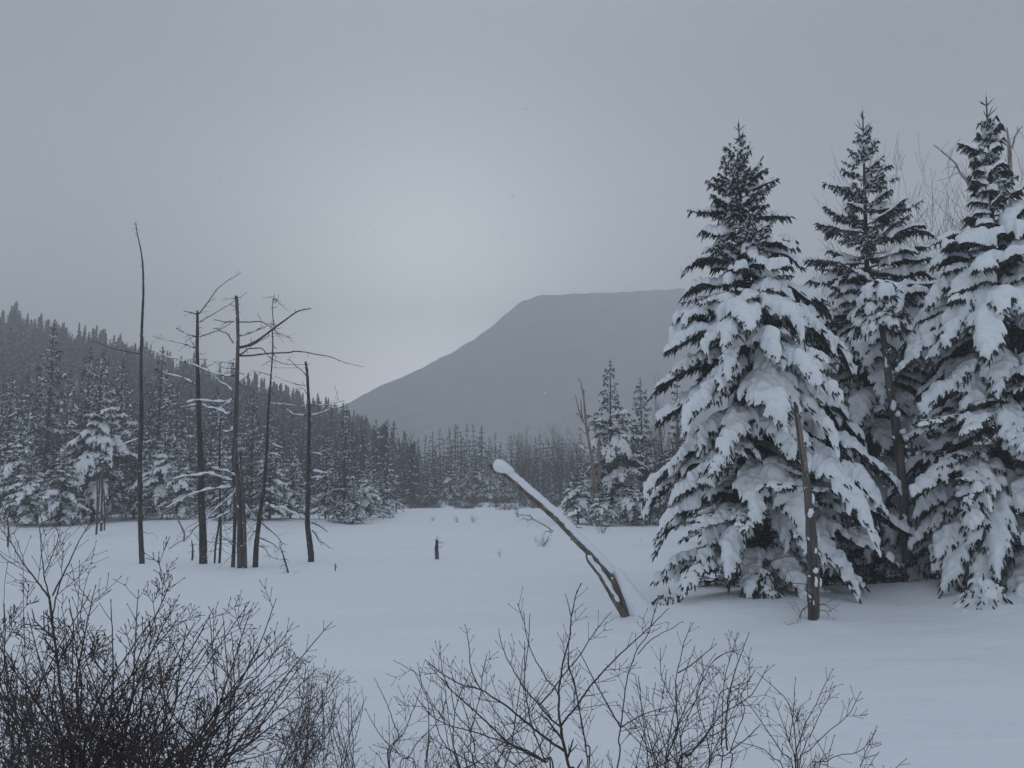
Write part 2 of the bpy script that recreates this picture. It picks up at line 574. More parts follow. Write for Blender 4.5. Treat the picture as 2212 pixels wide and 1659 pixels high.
    hl = rng.uniform(0.08, 0.24, nh)[:, None] * min(q, 2.2) * (0.5 + 0.6 * load)
    need.spindles(T(HB), T(HB + dirn * hl), rr * 0.8, rr * 1.1, 0)
    # the wood of the bough
    if wood is not None:
        ss = np.linspace(0, 0.8, 6)
        pc = C(ss); pc[:, 2] -= 0.01
        wood.tube(T(pc), np.linspace(0.010 + 0.010 * R, 0.004, 6), 4, 0, cap=False)
    # snow
    if load * cover <= 0.03: return
    g = 0.030 * (1 + 0.85 * (q - 1))
    Wm = W * 1.35 + 0.1
    nu_, nv_ = int(Ln * 1.12 / g) + 2, int(2 * Wm / g) + 2
    H = np.zeros((nu_, nv_))
    npnt = 5
    fr = rng.uniform(0.52, 0.84, len(s0))[:, None]
    keep = rng.uniform(0, 1, len(s0)) < (0.55 + 0.45 * load)
    for k in range(npnt):
        f = (k / (npnt - 1)) * fr
        pp = s0 * (1 - f) + s1 * f
        iu = ((pp[:, 0]) / g).astype(int); iv = ((pp[:, 1] + Wm) / g).astype(int)
        ok = (iu >= 0) & (iu < nu_) & (iv >= 0) & (iv < nv_) & keep
        np.add.at(H, (iu[ok], iv[ok]), 1.0)
    H = np.minimum(H, 2.0)
    sg = 0.034 * (0.55 + 0.45 * q) * (0.85 + 0.3 * load)
    Fd = gauss_mat(nu_, g, sg) @ H @ gauss_mat(nv_, g, sg)
    uu, vv = np.meshgrid(np.arange(nu_) * g, np.arange(nv_) * g - Wm, indexing='ij')
    lump = 0.5 + 0.5 * np.sin(uu * 9.5 + ph[2] + 2 * np.sin(vv * 7 + ph[3])) * np.sin(vv * 8 + ph[0] + 1.5 * np.sin(uu * 6 + ph[1]))
    lump2 = 0.5 + 0.5 * np.sin(uu * 3.7 + ph[1] + np.sin(vv * 4 + ph[2]) * 1.5)
    Fd *= smooth01((uu / Ln - 0.02) / (0.16 + 0.20 * load))
    lump3 = 0.5 + 0.5 * np.sin(uu * 17 + ph[3] + 1.6 * np.sin(vv * 13 + ph[0])) * np.sin(vv * 15 + ph[1] + 1.4 * np.sin(uu * 12 + ph[2]))
    Fd *= 0.28 + 0.8 * lump * (1.2 - 0.4 * load) + 0.55 * lump3 + 0.15 * load
    thr = 1.80 - 0.50 * load * cover + (0.25 if q > 1.5 else 0.0)
    full = 8.5
    hm = (0.025 + 0.10 * load) * (0.5 + 0.6 * lump2 + 0.35 * lump) * (0.7 + 0.3 * min(q, 2))
    h = hm * 1.12 * np.clip((Fd - thr) / (full - thr), 0, 1) ** 0.58
    inside = Fd > thr
    cell = inside[:-1, :-1] | inside[1:, :-1] | inside[:-1, 1:] | inside[1:, 1:]
    if not cell.any(): return
    Pn = S(uu, vv)
    du = np.gradient(Pn, axis=0); dv = np.gradient(Pn, axis=1)
    nn = np.cross(du, dv); nn /= np.linalg.norm(nn, axis=2)[:, :, None] + 1e-9
    dirv = nn * 0.65 + np.array([0, 0, 0.35]); dirv /= np.linalg.norm(dirv, axis=2)[:, :, None]
    hh = np.where(inside, h + 0.004, -0.018 * min(q, 2.0))
    V = Pn + dirv * hh[:, :, None]
    ci, cj = np.nonzero(cell)
    idm = np.full((nu_, nv_), -1)
    qd = np.stack([ci * nv_ + cj, (ci + 1) * nv_ + cj, (ci + 1) * nv_ + cj + 1, ci * nv_ + cj + 1], -1)
    used, inv = np.unique(qd, return_inverse=True)
    snow.add(T(V.reshape(-1, 3)[used]), None, inv.reshape(-1, 4), 0)

def rotz(a):
    c, s = math.cos(a), math.sin(a)
    return np.array([[c, -s, 0], [s, c, 0], [0, 0, 1.0]])

def spruce(H, prof, seed, q=1.0, n=140, load_fn=None, wide=1.0, extra=(), z0=0.25, cover=1.0, lean=(0.0, 0.0), one=False, trunk_r=None, rseed=0):
    """prof(h, az) -> reach at tip height fraction h. Returns MBs (trunk, crown, snow)"""
    rng = np.random.RandomState(seed)
    need, snow, wood = MB(), MB(), MB()
    tr = trunk_r or 0.011 * H + 0.02
    zz = np.linspace(-0.3, H * 0.985, 14)
    bend = rng.uniform(-1, 1, 4) * 0.006 * H
    def axis(z):
        t = np.clip(np.asarray(z) / H, 0, 1)
        return np.stack([lean[0] * t * H + bend[0] * np.sin(3 * t + bend[1] * 9), lean[1] * t * H + bend[2] * np.sin(3.5 * t), np.asarray(z, float)], -1)
    wood.tube(axis(zz), tr * (1 - 0.93 * np.clip(zz / H, 0, 1)) , 7 if q < 1.5 else 5, 0)
    def one_bough(hf, az, R, load, theta, wd=wide):
        zt = hf * H
        drop = R * math.tan(theta)
        za = zt + drop
        if za > H * 0.985: za = H * 0.985; zt = za - drop
        base = axis(za); base[2] = 0
        Rm = rotz(az)
        T = lambda p: p @ Rm.T + base
        bough(R, za, zt, load, q, rng, need, snow, T, wood if R > 0.5 else None, wd, cover)
    az = rng.uniform(0, 6.28)
    per = 5.0
    for i in range(n):
        # more boughs per metre near the top, where they are small
        t = (i + rng.uniform(0, 1)) / n
        t = (math.floor(t * n / per) + rng.uniform(0.28, 0.55)) * per / n if rng.rand() < 0.8 else t
        t = min(t, 1.0)
        hf = z0 / H + (0.945 - z0 / H) * (1 - (1 - t) ** 1.1)
        az += 2.399 + rng.uniform(-0.4, 0.4)
        R = prof(hf, az) * (rng.uniform(0.5, 1.0) if hf > 0.62 else rng.uniform(0.62, 1.08))
        if R < 0.05: continue
        ld = load_fn(hf) * rng.choice([0.3, 0.6, 0.85, 1.0, 1.1]) * rng.uniform(0.8, 1.1) if load_fn else 0.8
        ld = min(1.0, max(0.0, ld))
        th = -0.5 + 1.15 * smooth01((1 - hf) / 0.65) * (0.35 + 0.65 * ld) + rng.uniform(-0.16, 0.16)
        if hf > 0.9: th = -0.75 + rng.uniform(-0.2, 0.2)
        one_bough(hf, az, R, ld, float(th))
    for hf, a, R, ld, th in extra:
        one_bough(hf, a, R, ld, th, wide * 0.85)
    # leader and its ring of short upright shoots
    top = axis(H * 0.93)
    p0, p1 = [top], [axis(H)]
    for hh, k, ln in ((0.965, 4, 0.020), (0.94, 6, 0.026)):
        for j in range(k):
            a = rng.uniform(0, 6.28)
            b = axis(H * hh)
            p0.append(b); p1.append(b + np.array([math.cos(a) * 0.8, math.sin(a) * 0.8, 0.8]) * ln * H * rng.uniform(0.7, 1.1))
    need.spindles(np.array(p0), np.array(p1), 0.008 * (0.5 + 0.5 * q), 0.011 * (0.5 + 0.5 * q), 0)
    return wood, need, snow

def spruce_thing(name, parts, loc, rz, label, cat='tree', group=None, far=False, sc=1.0):
    wood, need, snow = parts
    root = empty(name, loc, rz, sc)
    tag(root, label, cat, group)
    wood.build('trunk', BARK_SPRUCE, root)
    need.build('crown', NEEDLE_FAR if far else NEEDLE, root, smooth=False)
    if snow.n: snow.build('snow_load', SNOW_FAR if far else SNOW, root)
    return root

def pix_profile(tabL, tabR, top, base, Y, cx):
    """outline given as (height y in the picture, half width in pixels) for the left and the right side"""
    k = mpp(Y)
    f = lambda tab: ([1 - (y - top) / (base - top) for y, w in tab][::-1], [w * k for y, w in tab][::-1])
    l, r = f(tabL), f(tabR)
    def prof(h, az):
        a = np.interp(h, *l); b = np.interp(h, *r)
        c = math.cos(az)
        if c < 0: return a * (-c) + (a + b) / 2 * (1 + c)
        return b * c + (a + b) / 2 * (1 - c)
    return prof
def fronts(lst, top, base, Y):
    k = mpp(Y)
    return [(1 - (py - top) / (base - top), az, Rpx * k, ld, th) for py, az, Rpx, ld, th in lst]
def tips(lst, cx, top, base, Y, rng):
    k = mpp(Y); Hh = (base - top)
    o = []
    for px, py, ld, th in lst:
        d = px - cx
        a = (0 if d > 0 else math.pi) + rng.uniform(-0.25, 0.25)
        o.append((1 - (py - top) / Hh, a, abs(d) * k, ld, th))
    return o

# ------------------------------------------------------------------ setting
MOUNDS += [(at(1420, 1040, 15.2)[0], 15.2, 0.9, 0.10), (at(1950, 1040, 18.2)[0], 17.0, 2.2, 0.14), (at(1980, 1040, 21.0)[0], 21.5, 3.0, -0.45), (at(2045, 1040, 15.4)[0], 15.6, .8, 0.20), (at(2170, 1040, 14.2)[0], 14.2, .9, 0.20), (at(1900, 1040, 16.4)[0], 16.2, .7, 0.10), (at(1540, 1040, 14.6)[0], 14.9, 1.0, 0.08), (at(2212, 1040, 15.0)[0], 15.0, 2.2, 0.22), (at(1800, 1040, 16)[0], 16.5, 1.3, 0.15),
           (at(1640, 1040, 15.3)[0], 15.7, 1.7, 0.30), (at(1757, 1040, 13.8)[0], 13.8, 0.35, 0.05),
           (at(840, 1040, 7.6)[0], 7.6, 0.35, 0.34), (at(700, 1040, 7.9)[0], 7.9, 0.42, 0.38), (at(1130, 1040, 6.9)[0], 6.9, 0.3, 0.24), (at(560, 1040, 7.4)[0], 7.4, 0.4, 0.3)]
build_ground()
polar_sheet('hill', -1.15, -0.11, 150, HILL_Y0, 300, 60, lambda x, y: hill_h(x, y) + 0.4 - 4.0 * smooth01((x / y + 0.165) / 0.04) - 3.0 * smooth01((HILL_Y0 + 8 - y) / 8), HILLMAT)
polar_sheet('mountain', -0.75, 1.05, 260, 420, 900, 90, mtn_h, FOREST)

# ------------------------------------------------------------------ the three big spruces on the right
def hero(name, label, apex, base_px, Y, tabL, tabR, tiplist, seed, n, load_fn, wide=1.0, cover=1.0, z0=0.02, fr=()):
    b = on_ground(base_px, Y)
    topz = at(apex[0], apex[1], Y)[2]
    H = topz - b[2]
    k = mpp(Y)
    base_py = apex[1] + H / k
    cx = (apex[0] + base_px) / 2
    prof = pix_profile(tabL, tabR, apex[1], base_py, Y, cx)
    rng = np.random.RandomState(seed + 100)
    ex = tips(tiplist, cx, apex[1], base_py, Y, rng)
    ex += fronts(fr, apex[1], base_py, Y)
    lean = ((at(apex[0], apex[1], Y)[0] - b[0]) / H, 0.0)
    parts = spruce(H, prof, seed, 1.0, n, load_fn, wide, ex, z0=z0, cover=cover, lean=lean)
    return spruce_thing(name, parts, tuple(b), 0.0, label, 'tree', 'big snow laden spruces on the right')

loadA = lambda h: float(np.interp(h, [0, 0.55, 0.72, 0.80, 0.9, 1], [1.0, 1.0, 0.85, 0.5, 0.32, 0.18]))
hero('spruce_tree', 'tall snow laden spruce leftmost of the three big spruces, behind the leaning snow capped log', (1598, 250), 1622, 16.2,
     [(250, 0), (330, 40), (400, 72), (470, 95), (560, 100), (640, 120), (700, 135), (780, 160), (860, 180), (930, 195), (1050, 210), (1180, 218), (1280, 215), (1400, 180)],
     [(250, 0), (330, 42), (400, 75), (470, 100), (560, 112), (640, 135), (700, 165), (780, 215), (860, 225), (930, 210), (1050, 235), (1180, 270), (1280, 210), (1400, 150)],
     [(1533, 408, .45, -.35), (1690, 396, .45, -.4), (1494, 468, .55, -.1), (1731, 474, .6, -.02), (1562, 380, .3, -.5), (1524, 562, .75, .15), (1722, 548, .7, .1), (1482, 608, .9, .3),
      (1478, 665, .9, .25), (1728, 600, .95, .35), (1432, 790, .9, .35), (1845, 850, 1, .65), (1420, 945, 1, .4), (1812, 960, 1, .8), (1398, 1180, 1, .45), (1398, 1282, .8, .25), (1948, 1195, .8, .35), (1905, 1090, .9, .5), (1890, 1235, .8, .3), (1870, 1000, 1, .6), (1820, 700, .9, .3), (1470, 730, .9, .3)],
     11, 188, loadA, 1.0,
     fr=[(885, -1.35, 95, 1, 1.0), (1010, -0.75, 200, 1, .75), (960, -1.2, 120, 1, .8), (1290, -1.9, 150, .9, .5), (1300, -1.2, 150, .9, .6), (1240, -2.2, 190, 1, .5), (1320, -0.5, 170, .8, .3), (1130, -1.6, 130, 1, .7), (1310, -1.6, 110, .8, .4)])
loadB = lambda h: float(np.interp(h, [0, 0.5, 0.62, 0.72, 0.9, 1], [0.95, 0.9, 0.7, 0.5, 0.35, 0.2]))
hero('spruce_tree', 'tall spruce in the middle of the three big spruces, with darker lightly dusted upper branches', (1863, 225), 1885, 18.8,
     [(225, 0), (300, 30), (360, 48), (405, 75), (475, 88), (520, 112), (580, 128), (680, 125), (800, 160), (950, 190), (1100, 210), (1300, 200)],
     [(225, 0), (300, 32), (360, 55), (405, 80), (475, 112), (520, 140), (580, 160), (680, 185), (800, 205), (950, 220), (1100, 220), (1300, 200)],
     [(1786, 405, .45, -.3), (1779, 475, .45, -.25), (1747, 512, .5, -.1), (1731, 578, .55, -.02), (1960, 385, .5, -.3), (1948, 360, .5, -.3), (1985, 465, .6, -.1), (2028, 527, .7, .1), (1782, 660, .8, .2)],
     12, 178, loadB, 1.0)
loadC = lambda h: float(np.interp(h, [0, 0.7, 0.85, 1], [1.0, 1.0, 0.9, 0.45]))
hero('spruce_tree', 'broad heavily snow covered spruce cut by the right edge of the picture', (2127, 195), 2165, 15.6,
     [(195, 0), (270, 22), (330, 38), (400, 48), (470, 62), (520, 95), (575, 132), (650, 145), (700, 168), (775, 200), (910, 222), (1050, 220), (1130, 228), (1250, 240), (1400, 225)],
     [(195, 0), (270, 25), (330, 45), (400, 62), (470, 90), (520, 120), (575, 140), (700, 170), (910, 210), (1130, 230), (1250, 230), (1400, 200)],
     [(2017, 572, .9, .15), (1968, 775, 1, .4), (1955, 925, 1, .45), (2035, 540, .8, .05), (2000, 690, 1, .5), (1962, 1145, 1, .4), (1952, 1250, 1, .5), (2085, 320, .5, -.3), (2165, 300, .5, -.3)],
     13, 190, loadC, 1.15,
     fr=[(1290, -2.3, 200, 1, .5), (1320, -1.8, 190, 1, .5), (1330, -1.2, 200, 1, .45), (1300, -2.8, 190, 1, .4), (1180, -1.9, 190, 1, .6), (1340, -0.6, 200, 1, .4), (1345, -2.1, 120, .9, .3)])

# ------------------------------------------------------------------ bare broadleaf trees and shrubs (generated)
def grow(mb, p, d, ln, r, depth, rng, spread=0.5, up=0.15, sides=4, nseg=4, forks=(2, 3), shrink=0.66, wob=0.12, opposite=False, tips=None, rmin=0.002):
    pts = [np.array(p, float)]
    d = np.array(d, float); d /= np.linalg.norm(d)
    for i in range(nseg):
        d = d + rng.normal(0, wob, 3) + np.array([0, 0, up * 0.4])
        d /= np.linalg.norm(d)
        pts.append(pts[-1] + d * ln / nseg)
    r1 = max(rmin, r * (0.62 if depth > 0 else 0.35))
    mb.tube(pts, np.linspace(r, r1, len(pts)), sides if r > 0.008 else 3, 0, cap=False)
    if tips is not None: tips.append((np.array(pts), r))
    if depth <= 0: return
    def child(base, dd, l, rr):
        grow(mb, base, dd, l, rr, depth - 1, rng, spread, up, sides, nseg, forks, shrink, wob, opposite, tips, rmin)
    k = rng.randint(forks[0], forks[1] + 1)
    for j in range(k):
        f = 1.0 if j == 0 else rng.uniform(0.3, 0.95)
        i = min(nseg, int(round(f * nseg)))
        base = pts[i]
        side = np.cross(d, rng.normal(0, 1, 3)); side /= np.linalg.norm(side) + 1e-9
        a = 0.18 if j == 0 else spread * rng.uniform(0.7, 1.3)
        for sg in ((1, -1) if (opposite and j > 0) else (1,)):
            dd = d * math.cos(a) + sg * side * math.sin(a)
            child(base, dd, ln * shrink * rng.uniform(0.75, 1.2), max(rmin, r1 * (0.95 if j == 0 else 0.7)))

def bare_tree_parts(H, seed, slim=1.0, depth=5, trunks=1, tr=None):
    rng = np.random.RandomState(seed)
    tb, cb = MB(), MB()
    for k in range(trunks):
        pts = [np.array([rng.uniform(-.12, .12), rng.uniform(-.12, .12), -0.3])]
        d = np.array([rng.uniform(-.15, .15), rng.uniform(-.15, .15), 1.0]) * (1 if trunks > 1 else 0.6)
        d[2] = 1
        th = H * rng.uniform(0.5, 0.62)
        for i in range(6):
            d = d + rng.normal(0, 0.05, 3); d[2] = max(d[2], 0.8); d /= np.linalg.norm(d)
            pts.append(pts[-1] + d * th / 6)
        r0 = tr or 0.012 * H / math.sqrt(trunks)
        rr = np.linspace(r0, r0 * 0.5, 7)
        tb.tube(pts, rr, 6, 0)
        for i in range(2, 7):
            for j in range(3 if i == 6 else rng.randint(1, 3)):
                a = rng.uniform(0, 6.28); s = 0.75 * slim if i < 6 else 0.35 * slim
                dd = np.array([math.cos(a) * s, math.sin(a) * s, 1.0])
                grow(cb, pts[i], dd, H * rng.uniform(0.13, 0.2), rr[i] * 0.5, depth - 2, rng, 0.5, 0.2, 4, 3, (2, 3), 0.68, 0.1, rmin=0.004)
    return tb, cb

def bare_tree(name, parts, loc, rz, label, group=None, sc=1.0, mat=None, cat='tree'):
    r = empty(name, loc, rz, sc); tag(r, label, cat, group)
    parts[0].build('trunk', mat or BARK_DARK, r); parts[1].build('branches', mat or TWIG_GREY, r)
    return r

# ------------------------------------------------------------------ prototypes of the trees farther off
def prof_simple(H, wid, pw=0.85, seed=0):
    ph = np.random.RandomState(seed).uniform(0, 6.28, 4)
    def f(h, az):
        return wid * H * (1 - h) ** pw * (1 + 0.22 * math.sin(h * 17 + ph[0]) + 0.2 * math.sin(2 * az + ph[1]) * math.sin(h * 8 + ph[2])) + 0.03 * H * (1 - h)
    return f
ld_heavy = lambda h: float(np.interp(h, [0, 0.55, 0.8, 1], [1, .9, .4, .12]))
ld_mid = lambda h: float(np.interp(h, [0, 0.5, 0.8, 1], [.85, .55, .2, .06]))
ld_light = lambda h: float(np.interp(h, [0, 0.5, 0.8, 1], [.5, .28, .1, .04]))
MIDP = []
for i, (wd, pw, ldf, n, cov) in enumerate([(.23, .8, ld_heavy, 95, .9), (.20, .9, ld_mid, 100, .85), (.25, .75, ld_heavy, 88, .95), (.17, .8, ld_light, 105, .8), (.21, .85, ld_mid, 110, .9), (.19, .95, ld_light, 100, .7)]):
    MIDP.append(spruce(10.0, prof_simple(10.0, wd, pw, i), 40 + i, 2.1, n, ldf, 1.2, z0=0.0, cover=cov))
_made = {}
def mid_tree(kind, px, Y, top_py, label, rz=None, group=None, name='spruce_tree', base_z=None, wide=1.0):
    b = on_ground(px, Y)
    if base_z is not None: b[2] = base_z
    H = at(px, top_py, Y)[2] - b[2]
    sc = H / 10.0
    rz = (hash((px, Y)) % 628) / 100.0 if rz is None else rz
    if kind in _made:
        r = copy_thing(_made[kind], tuple(b), rz, (sc * wide, sc * wide, sc)); tag(r, label, 'tree')
        if group: r['group'] = group
        elif 'group' in r.keys(): del r['group']
    else:
        r = spruce_thing(name, MIDP[kind], tuple(b), rz, label, 'tree', group)
        r.scale = (sc * wide, sc * wide, sc)
        _made[kind] = r
    return r

G_R = 'spruces at the edge of the snowfield right of the leaning log'
mid_tree(0, 1322, 50, 772, 'tall snowy spruce behind the pale broken snag right of centre', 1.0, G_R, wide=1.15)
mid_tree(4, 1388, 53, 812, 'narrower snowy spruce just right of the spruce behind the pale snag', 4.0, G_R, wide=1.05)
mid_tree(2, 1248, 47.5, 985, 'low broad young spruce with layered snowy branches left of the pale broken snag', 2.2, G_R, wide=1.35)
mid_tree(4, 1347, 52, 878, 'small slim spruce squeezed between the two snowy spruces by the pale snag', 0.3, G_R)
mid_tree(5, 1468, 47, 795, 'dark spruce half hidden behind the left branches of the leftmost big spruce', 1.9, G_R)
mid_tree(0, 1425, 50, 930, 'short snowy spruce under the dark spruce, left of the leftmost big spruce', 5.0, G_R, wide=1.2)
mid_tree(5, 1738, 40, 632, 'distant spruce whose thin tip shows between two of the big spruces', 0.7, G_R)
mid_tree(2, 1300, 45.5, 1040, 'knee high spruce sapling buried in snow at the foot of the pale broken snag', 3.0, G_R, wide=1.6)
mid_tree(2, 1365, 46.5, 1010, 'young rounded spruce at the foot of the narrower snowy spruce', 5.3, G_R, wide=1.5)
G_B = 'spruces in the shade behind the three big spruces'
for i, (px, Y, ty, k, w) in enumerate([(1560, 33, 900, 3, 1.3), (1650, 30, 830, 3, 1.2), (1760, 29, 800, 5, 1.4), (1850, 24, 850, 3, 1.4), (1930, 27, 700, 5, 1.4), (2010, 24, 760, 3, 1.4), (2080, 29, 690, 5, 1.4), (2180, 24, 660, 3, 1.5), (2290, 26, 600, 5, 1.4),
                                      (1985, 22, 980, 3, 1.7), (2100, 21.5, 980, 5, 1.8), (1905, 23, 1010, 5, 1.8), (1800, 23, 1060, 3, 1.6), (2220, 21, 950, 3, 1.6), (1700, 25, 1050, 5, 1.5), (2400, 30, 500, 5, 1.2)]):
    mid_tree(k, px, Y, ty, 'dark spruce in the shade behind the three big snow laden spruces', i * 1.7, G_B, wide=w)

# left forest edge, nearest trees one by one
G_L = 'spruces along the left edge of the snowfield'
mid_tree(2, 205, 47, 752, 'big snow laden spruce with heavy white boughs, left of the tall thin bare pole', 2.0, G_L, wide=1.0)
mid_tree(5, 92, 56, 690, 'tallest dark spruce with almost no snow near the left edge', 1.0, G_L, wide=1.2)
mid_tree(0, 38, 46, 880, 'snow covered spruce at the very left edge of the picture', 0.5, G_L, wide=1.2)
mid_tree(2, 66, 43.5, 960, 'rounded young spruce hung with snow, second from the left edge', 3.3, G_L, wide=1.35)
mid_tree(0, 135, 44, 945, 'young spruce hung with snow in front of the big snow laden spruce', 4.1, G_L, wide=1.35)
mid_tree(3, 178, 58, 744, 'dark narrow spruce whose top stands left of the big snow laden spruce', 1.1, G_L)
mid_tree(4, 250, 54, 768, 'spruce behind and right of the big snow laden spruce', 0.2, G_L)
mid_tree(5, 337, 54, 742, 'dark topped spruce just right of the tall thin bare pole', 2.7, G_L, wide=1.1)
mid_tree(2, 352, 47.5, 898, 'rounded snowy spruce between the tall thin pole and the next dead trunk', 4.7, G_L, wide=1.1)
mid_tree(0, 388, 46.5, 955, 'low snowy spruce left of the second dead trunk', 1.4, G_L, wide=1.2)
mid_tree(1, 292, 48, 900, 'snowy spruce directly behind the tall thin bare pole', 0.9, G_L)
mid_tree(1, 10, 52, 800, 'spruce cut by the left edge behind the snow covered one', 2.9, G_L, wide=1.2)
mid_tree(3, 540, 50, 835, 'dark spruce behind the thick dead tree', 2.9, G_L, wide=0.95)
mid_tree(1, 585, 49, 905, 'snow dusted spruce between the thick dead tree and the dark pole right of it', 1.0, G_L, wide=1.15)
mid_tree(4, 470, 50, 890, 'snowy spruce between the second dead trunk and the thick dead tree', 0.1, G_L, wide=1.1)
mid_tree(0, 500, 47, 990, 'low snowy spruce hidden behind the thick dead tree', 3.1, G_L, wide=1.2)
mid_tree(4, 630, 51, 915, 'snow dusted spruce left of the dark dead pole', 5.1, G_L)
mid_tree(3, 745, 49.5, 868, 'slim dark spruce with a thin tip right of the dark dead pole', 0.4, G_L, wide=1.0)
mid_tree(1, 705, 52, 930, 'snowy spruce between the dark dead pole and the slim dark spruce', 2.1, G_L, wide=1.1)
mid_tree(2, 792, 53, 985, 'snow laden spruce at the right end of the left forest edge', 4.4, G_L, wide=1.15)
mid_tree(4, 822, 58, 1000, 'small snowy spruce at the corner where the left forest meets the snowfield', 1.7, G_L, wide=1.2)
mid_tree(1, 765, 48.5, 1030, 'bushy low spruce at the foot of the slim dark spruce', 3.7, G_L, wide=1.7)

# ------------------------------------------------------------------ trees of the distance: one mesh each, several materials
def one_mesh(parts):
    wood, need, snow = parts
    m = MB(); m.merge(wood, m=0); m.merge(need, m=1)
    if snow is not None and snow.n: m.merge(snow, m=2)
    return m
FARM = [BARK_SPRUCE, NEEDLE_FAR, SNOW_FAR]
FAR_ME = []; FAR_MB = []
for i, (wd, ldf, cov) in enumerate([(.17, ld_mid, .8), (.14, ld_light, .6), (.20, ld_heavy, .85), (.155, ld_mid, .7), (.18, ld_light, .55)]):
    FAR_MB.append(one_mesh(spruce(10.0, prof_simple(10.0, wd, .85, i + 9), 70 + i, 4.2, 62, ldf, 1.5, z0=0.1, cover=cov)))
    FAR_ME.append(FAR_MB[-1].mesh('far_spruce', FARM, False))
DEC_ME = []
for i in range(4):
    a, b = bare_tree_parts(10.0, 90 + i, 0.8, 5, 1 + i % 2, tr=0.08)
    m = MB(); m.merge(a, m=0); m.merge(b, m=0)
    DEC_ME.append(m.mesh('far_bare_tree', [TWIG_GREY], True))
rg = random.Random(5)
def far_tree(me, name, x, y, z, H, label, group, wide=1.0):
    o = bpy.data.objects.new(name, me); COL.objects.link(o)
    o.location = (x, y, z - 0.1); o.rotation_euler = (0, 0, rg.uniform(0, 6.28))
    s = H / 10.0; o.scale = (s * wide, s * wide, s)
    tag(o, label, 'tree', group)
    return o

# far treeline across the snowfield
LINE_TOP = [(640, 915), (700, 925), (780, 918), (835, 902), (870, 925), (900, 940), (930, 930), (985, 915), (1010, 912), (1045, 918), (1085, 938), (1120, 935), (1200, 942), (1300, 930), (1500, 930), (1900, 930)]
lt = lambda px: np.interp(px, [p for p, _ in LINE_TOP], [q for _, q in LINE_TOP])
mass_far = MB()
for row, (Y0, n, dz) in enumerate([(95, 56, 46), (101, 62, 26), (108, 64, 8), (115, 60, -4)]):
    for i in range(n):
        px = 620 + (1640 - 620) * (i + rg.uniform(0.1, 0.9)) / n
        Y = Y0 + rg.uniform(-3.5, 3.5) + max(0, (900 - px)) * -0.02
        b = on_ground(px, Y)
        ty = lt(px) + dz + rg.choice([0, 4, 10, 20, 34]) + rg.uniform(-4, 6)
        H = max(3.0, at(px, ty, Y)[2] - b[2])
        fi = rg.randrange(5)
        if row > 1:
            w_ = rg.uniform(1.15, 1.6) * H / 10
            mass_far.merge(FAR_MB[fi], rotz(rg.uniform(0, 6.28)) * np.array([[w_], [w_], [H / 10]]), np.array([b[0], Y, b[2] - .1]))
            continue
        far_tree(FAR_ME[fi], 'spruce_tree', b[0], Y, b[2], H, 'snow dusted spruce in the hazy treeline across the far end of the snowfield', 'spruces in the far treeline', rg.uniform(1.15, 1.6))
tag(mass_far.build('far_forest', FARM, smooth=False), 'hazy rear rows of the spruce wood across the far end of the snowfield', 'forest', kind='stuff')
for px, ty in [(835, 900), (848, 905), (983, 912), (1008, 912), (1040, 916), (970, 918), (1070, 930)]:
    b = on_ground(px, 110)
    far_tree(FAR_ME[1], 'spruce_tree', b[0], 110, b[2], at(px, ty, 110)[2] - b[2], 'dark pointed spruce standing above the far treeline', 'pointed spruces standing above the far treeline', 1.1)
for i in range(34):
    px = rg.choice([rg.uniform(640, 1260), rg.uniform(1120, 1260), rg.uniform(800, 900)])
    Y = rg.uniform(82, 95)
    b = on_ground(px, Y)
    H = rg.uniform(4.5, 7.5) if px < 1120 else rg.uniform(6, 10.5)
    far_tree(rg.choice(DEC_ME), 'bare_tree', b[0], Y, b[2], H, 'bare leafless tree in front of the far treeline', 'bare trees before the far treeline')
# wood behind the left forest edge
for i in range(56):
    px = rg.uniform(-120, 860)
    Y = rg.uniform(57, 88)
    b = on_ground(px, Y)
    z = max(b[2], float(hill_h(b[0], Y)) + 0.3 if Y > HILL_Y0 - 10 and px < 760 else b[2])
    top = np.interp(px, [-200, 0, 200, 400, 600, 800], [790, 790, 815, 840, 885, 950]) + rg.uniform(-25, 60)
    H = max(4, at(px, top, Y)[2] - z)
    far_tree(rg.choice(FAR_ME), 'spruce_tree', b[0], Y, z, H, 'spruce in the dark wood behind the left edge of the snowfield', 'spruces of the wood at the foot of the left hill', rg.uniform(0.9, 1.2))
for i in range(26):
    px = rg.uniform(-100, 820); Y = rg.uniform(50, 72)
    b = on_ground(px, Y)
    far_tree(rg.choice(DEC_ME), 'bare_tree', b[0], Y, b[2], rg.uniform(6, 9.5) * (1.0 if px < 500 else 0.75), 'bare leafless tree among the spruces left of the snowfield', 'bare trees among the left spruces')
# wood behind the mid trees on the right
for i in range(20):
    px = rg.uniform(1400, 1900); Y = rg.uniform(52, 80)
    b = on_ground(px, Y)
    far_tree(rg.choice(FAR_ME), 'spruce_tree', b[0], Y, b[2], rg.uniform(6, 8.5), 'spruce in the dim wood behind the trees on the right', 'spruces of the wood on the right')
for i, (px, Y, ty) in enumerate([(1200, 88, 885), (1215, 80, 900), (1180, 84, 930), (1420, 46, 808), (1405, 49, 850), (1450, 52, 830), (1480, 45, 880)]):
    b = on_ground(px, Y)
    far_tree(DEC_ME[i % 4], 'bare_tree', b[0], Y, b[2], at(px, ty, Y)[2] - b[2], 'tall bare tree rising beside the snowy spruces right of centre', 'tall bare trees right of centre')

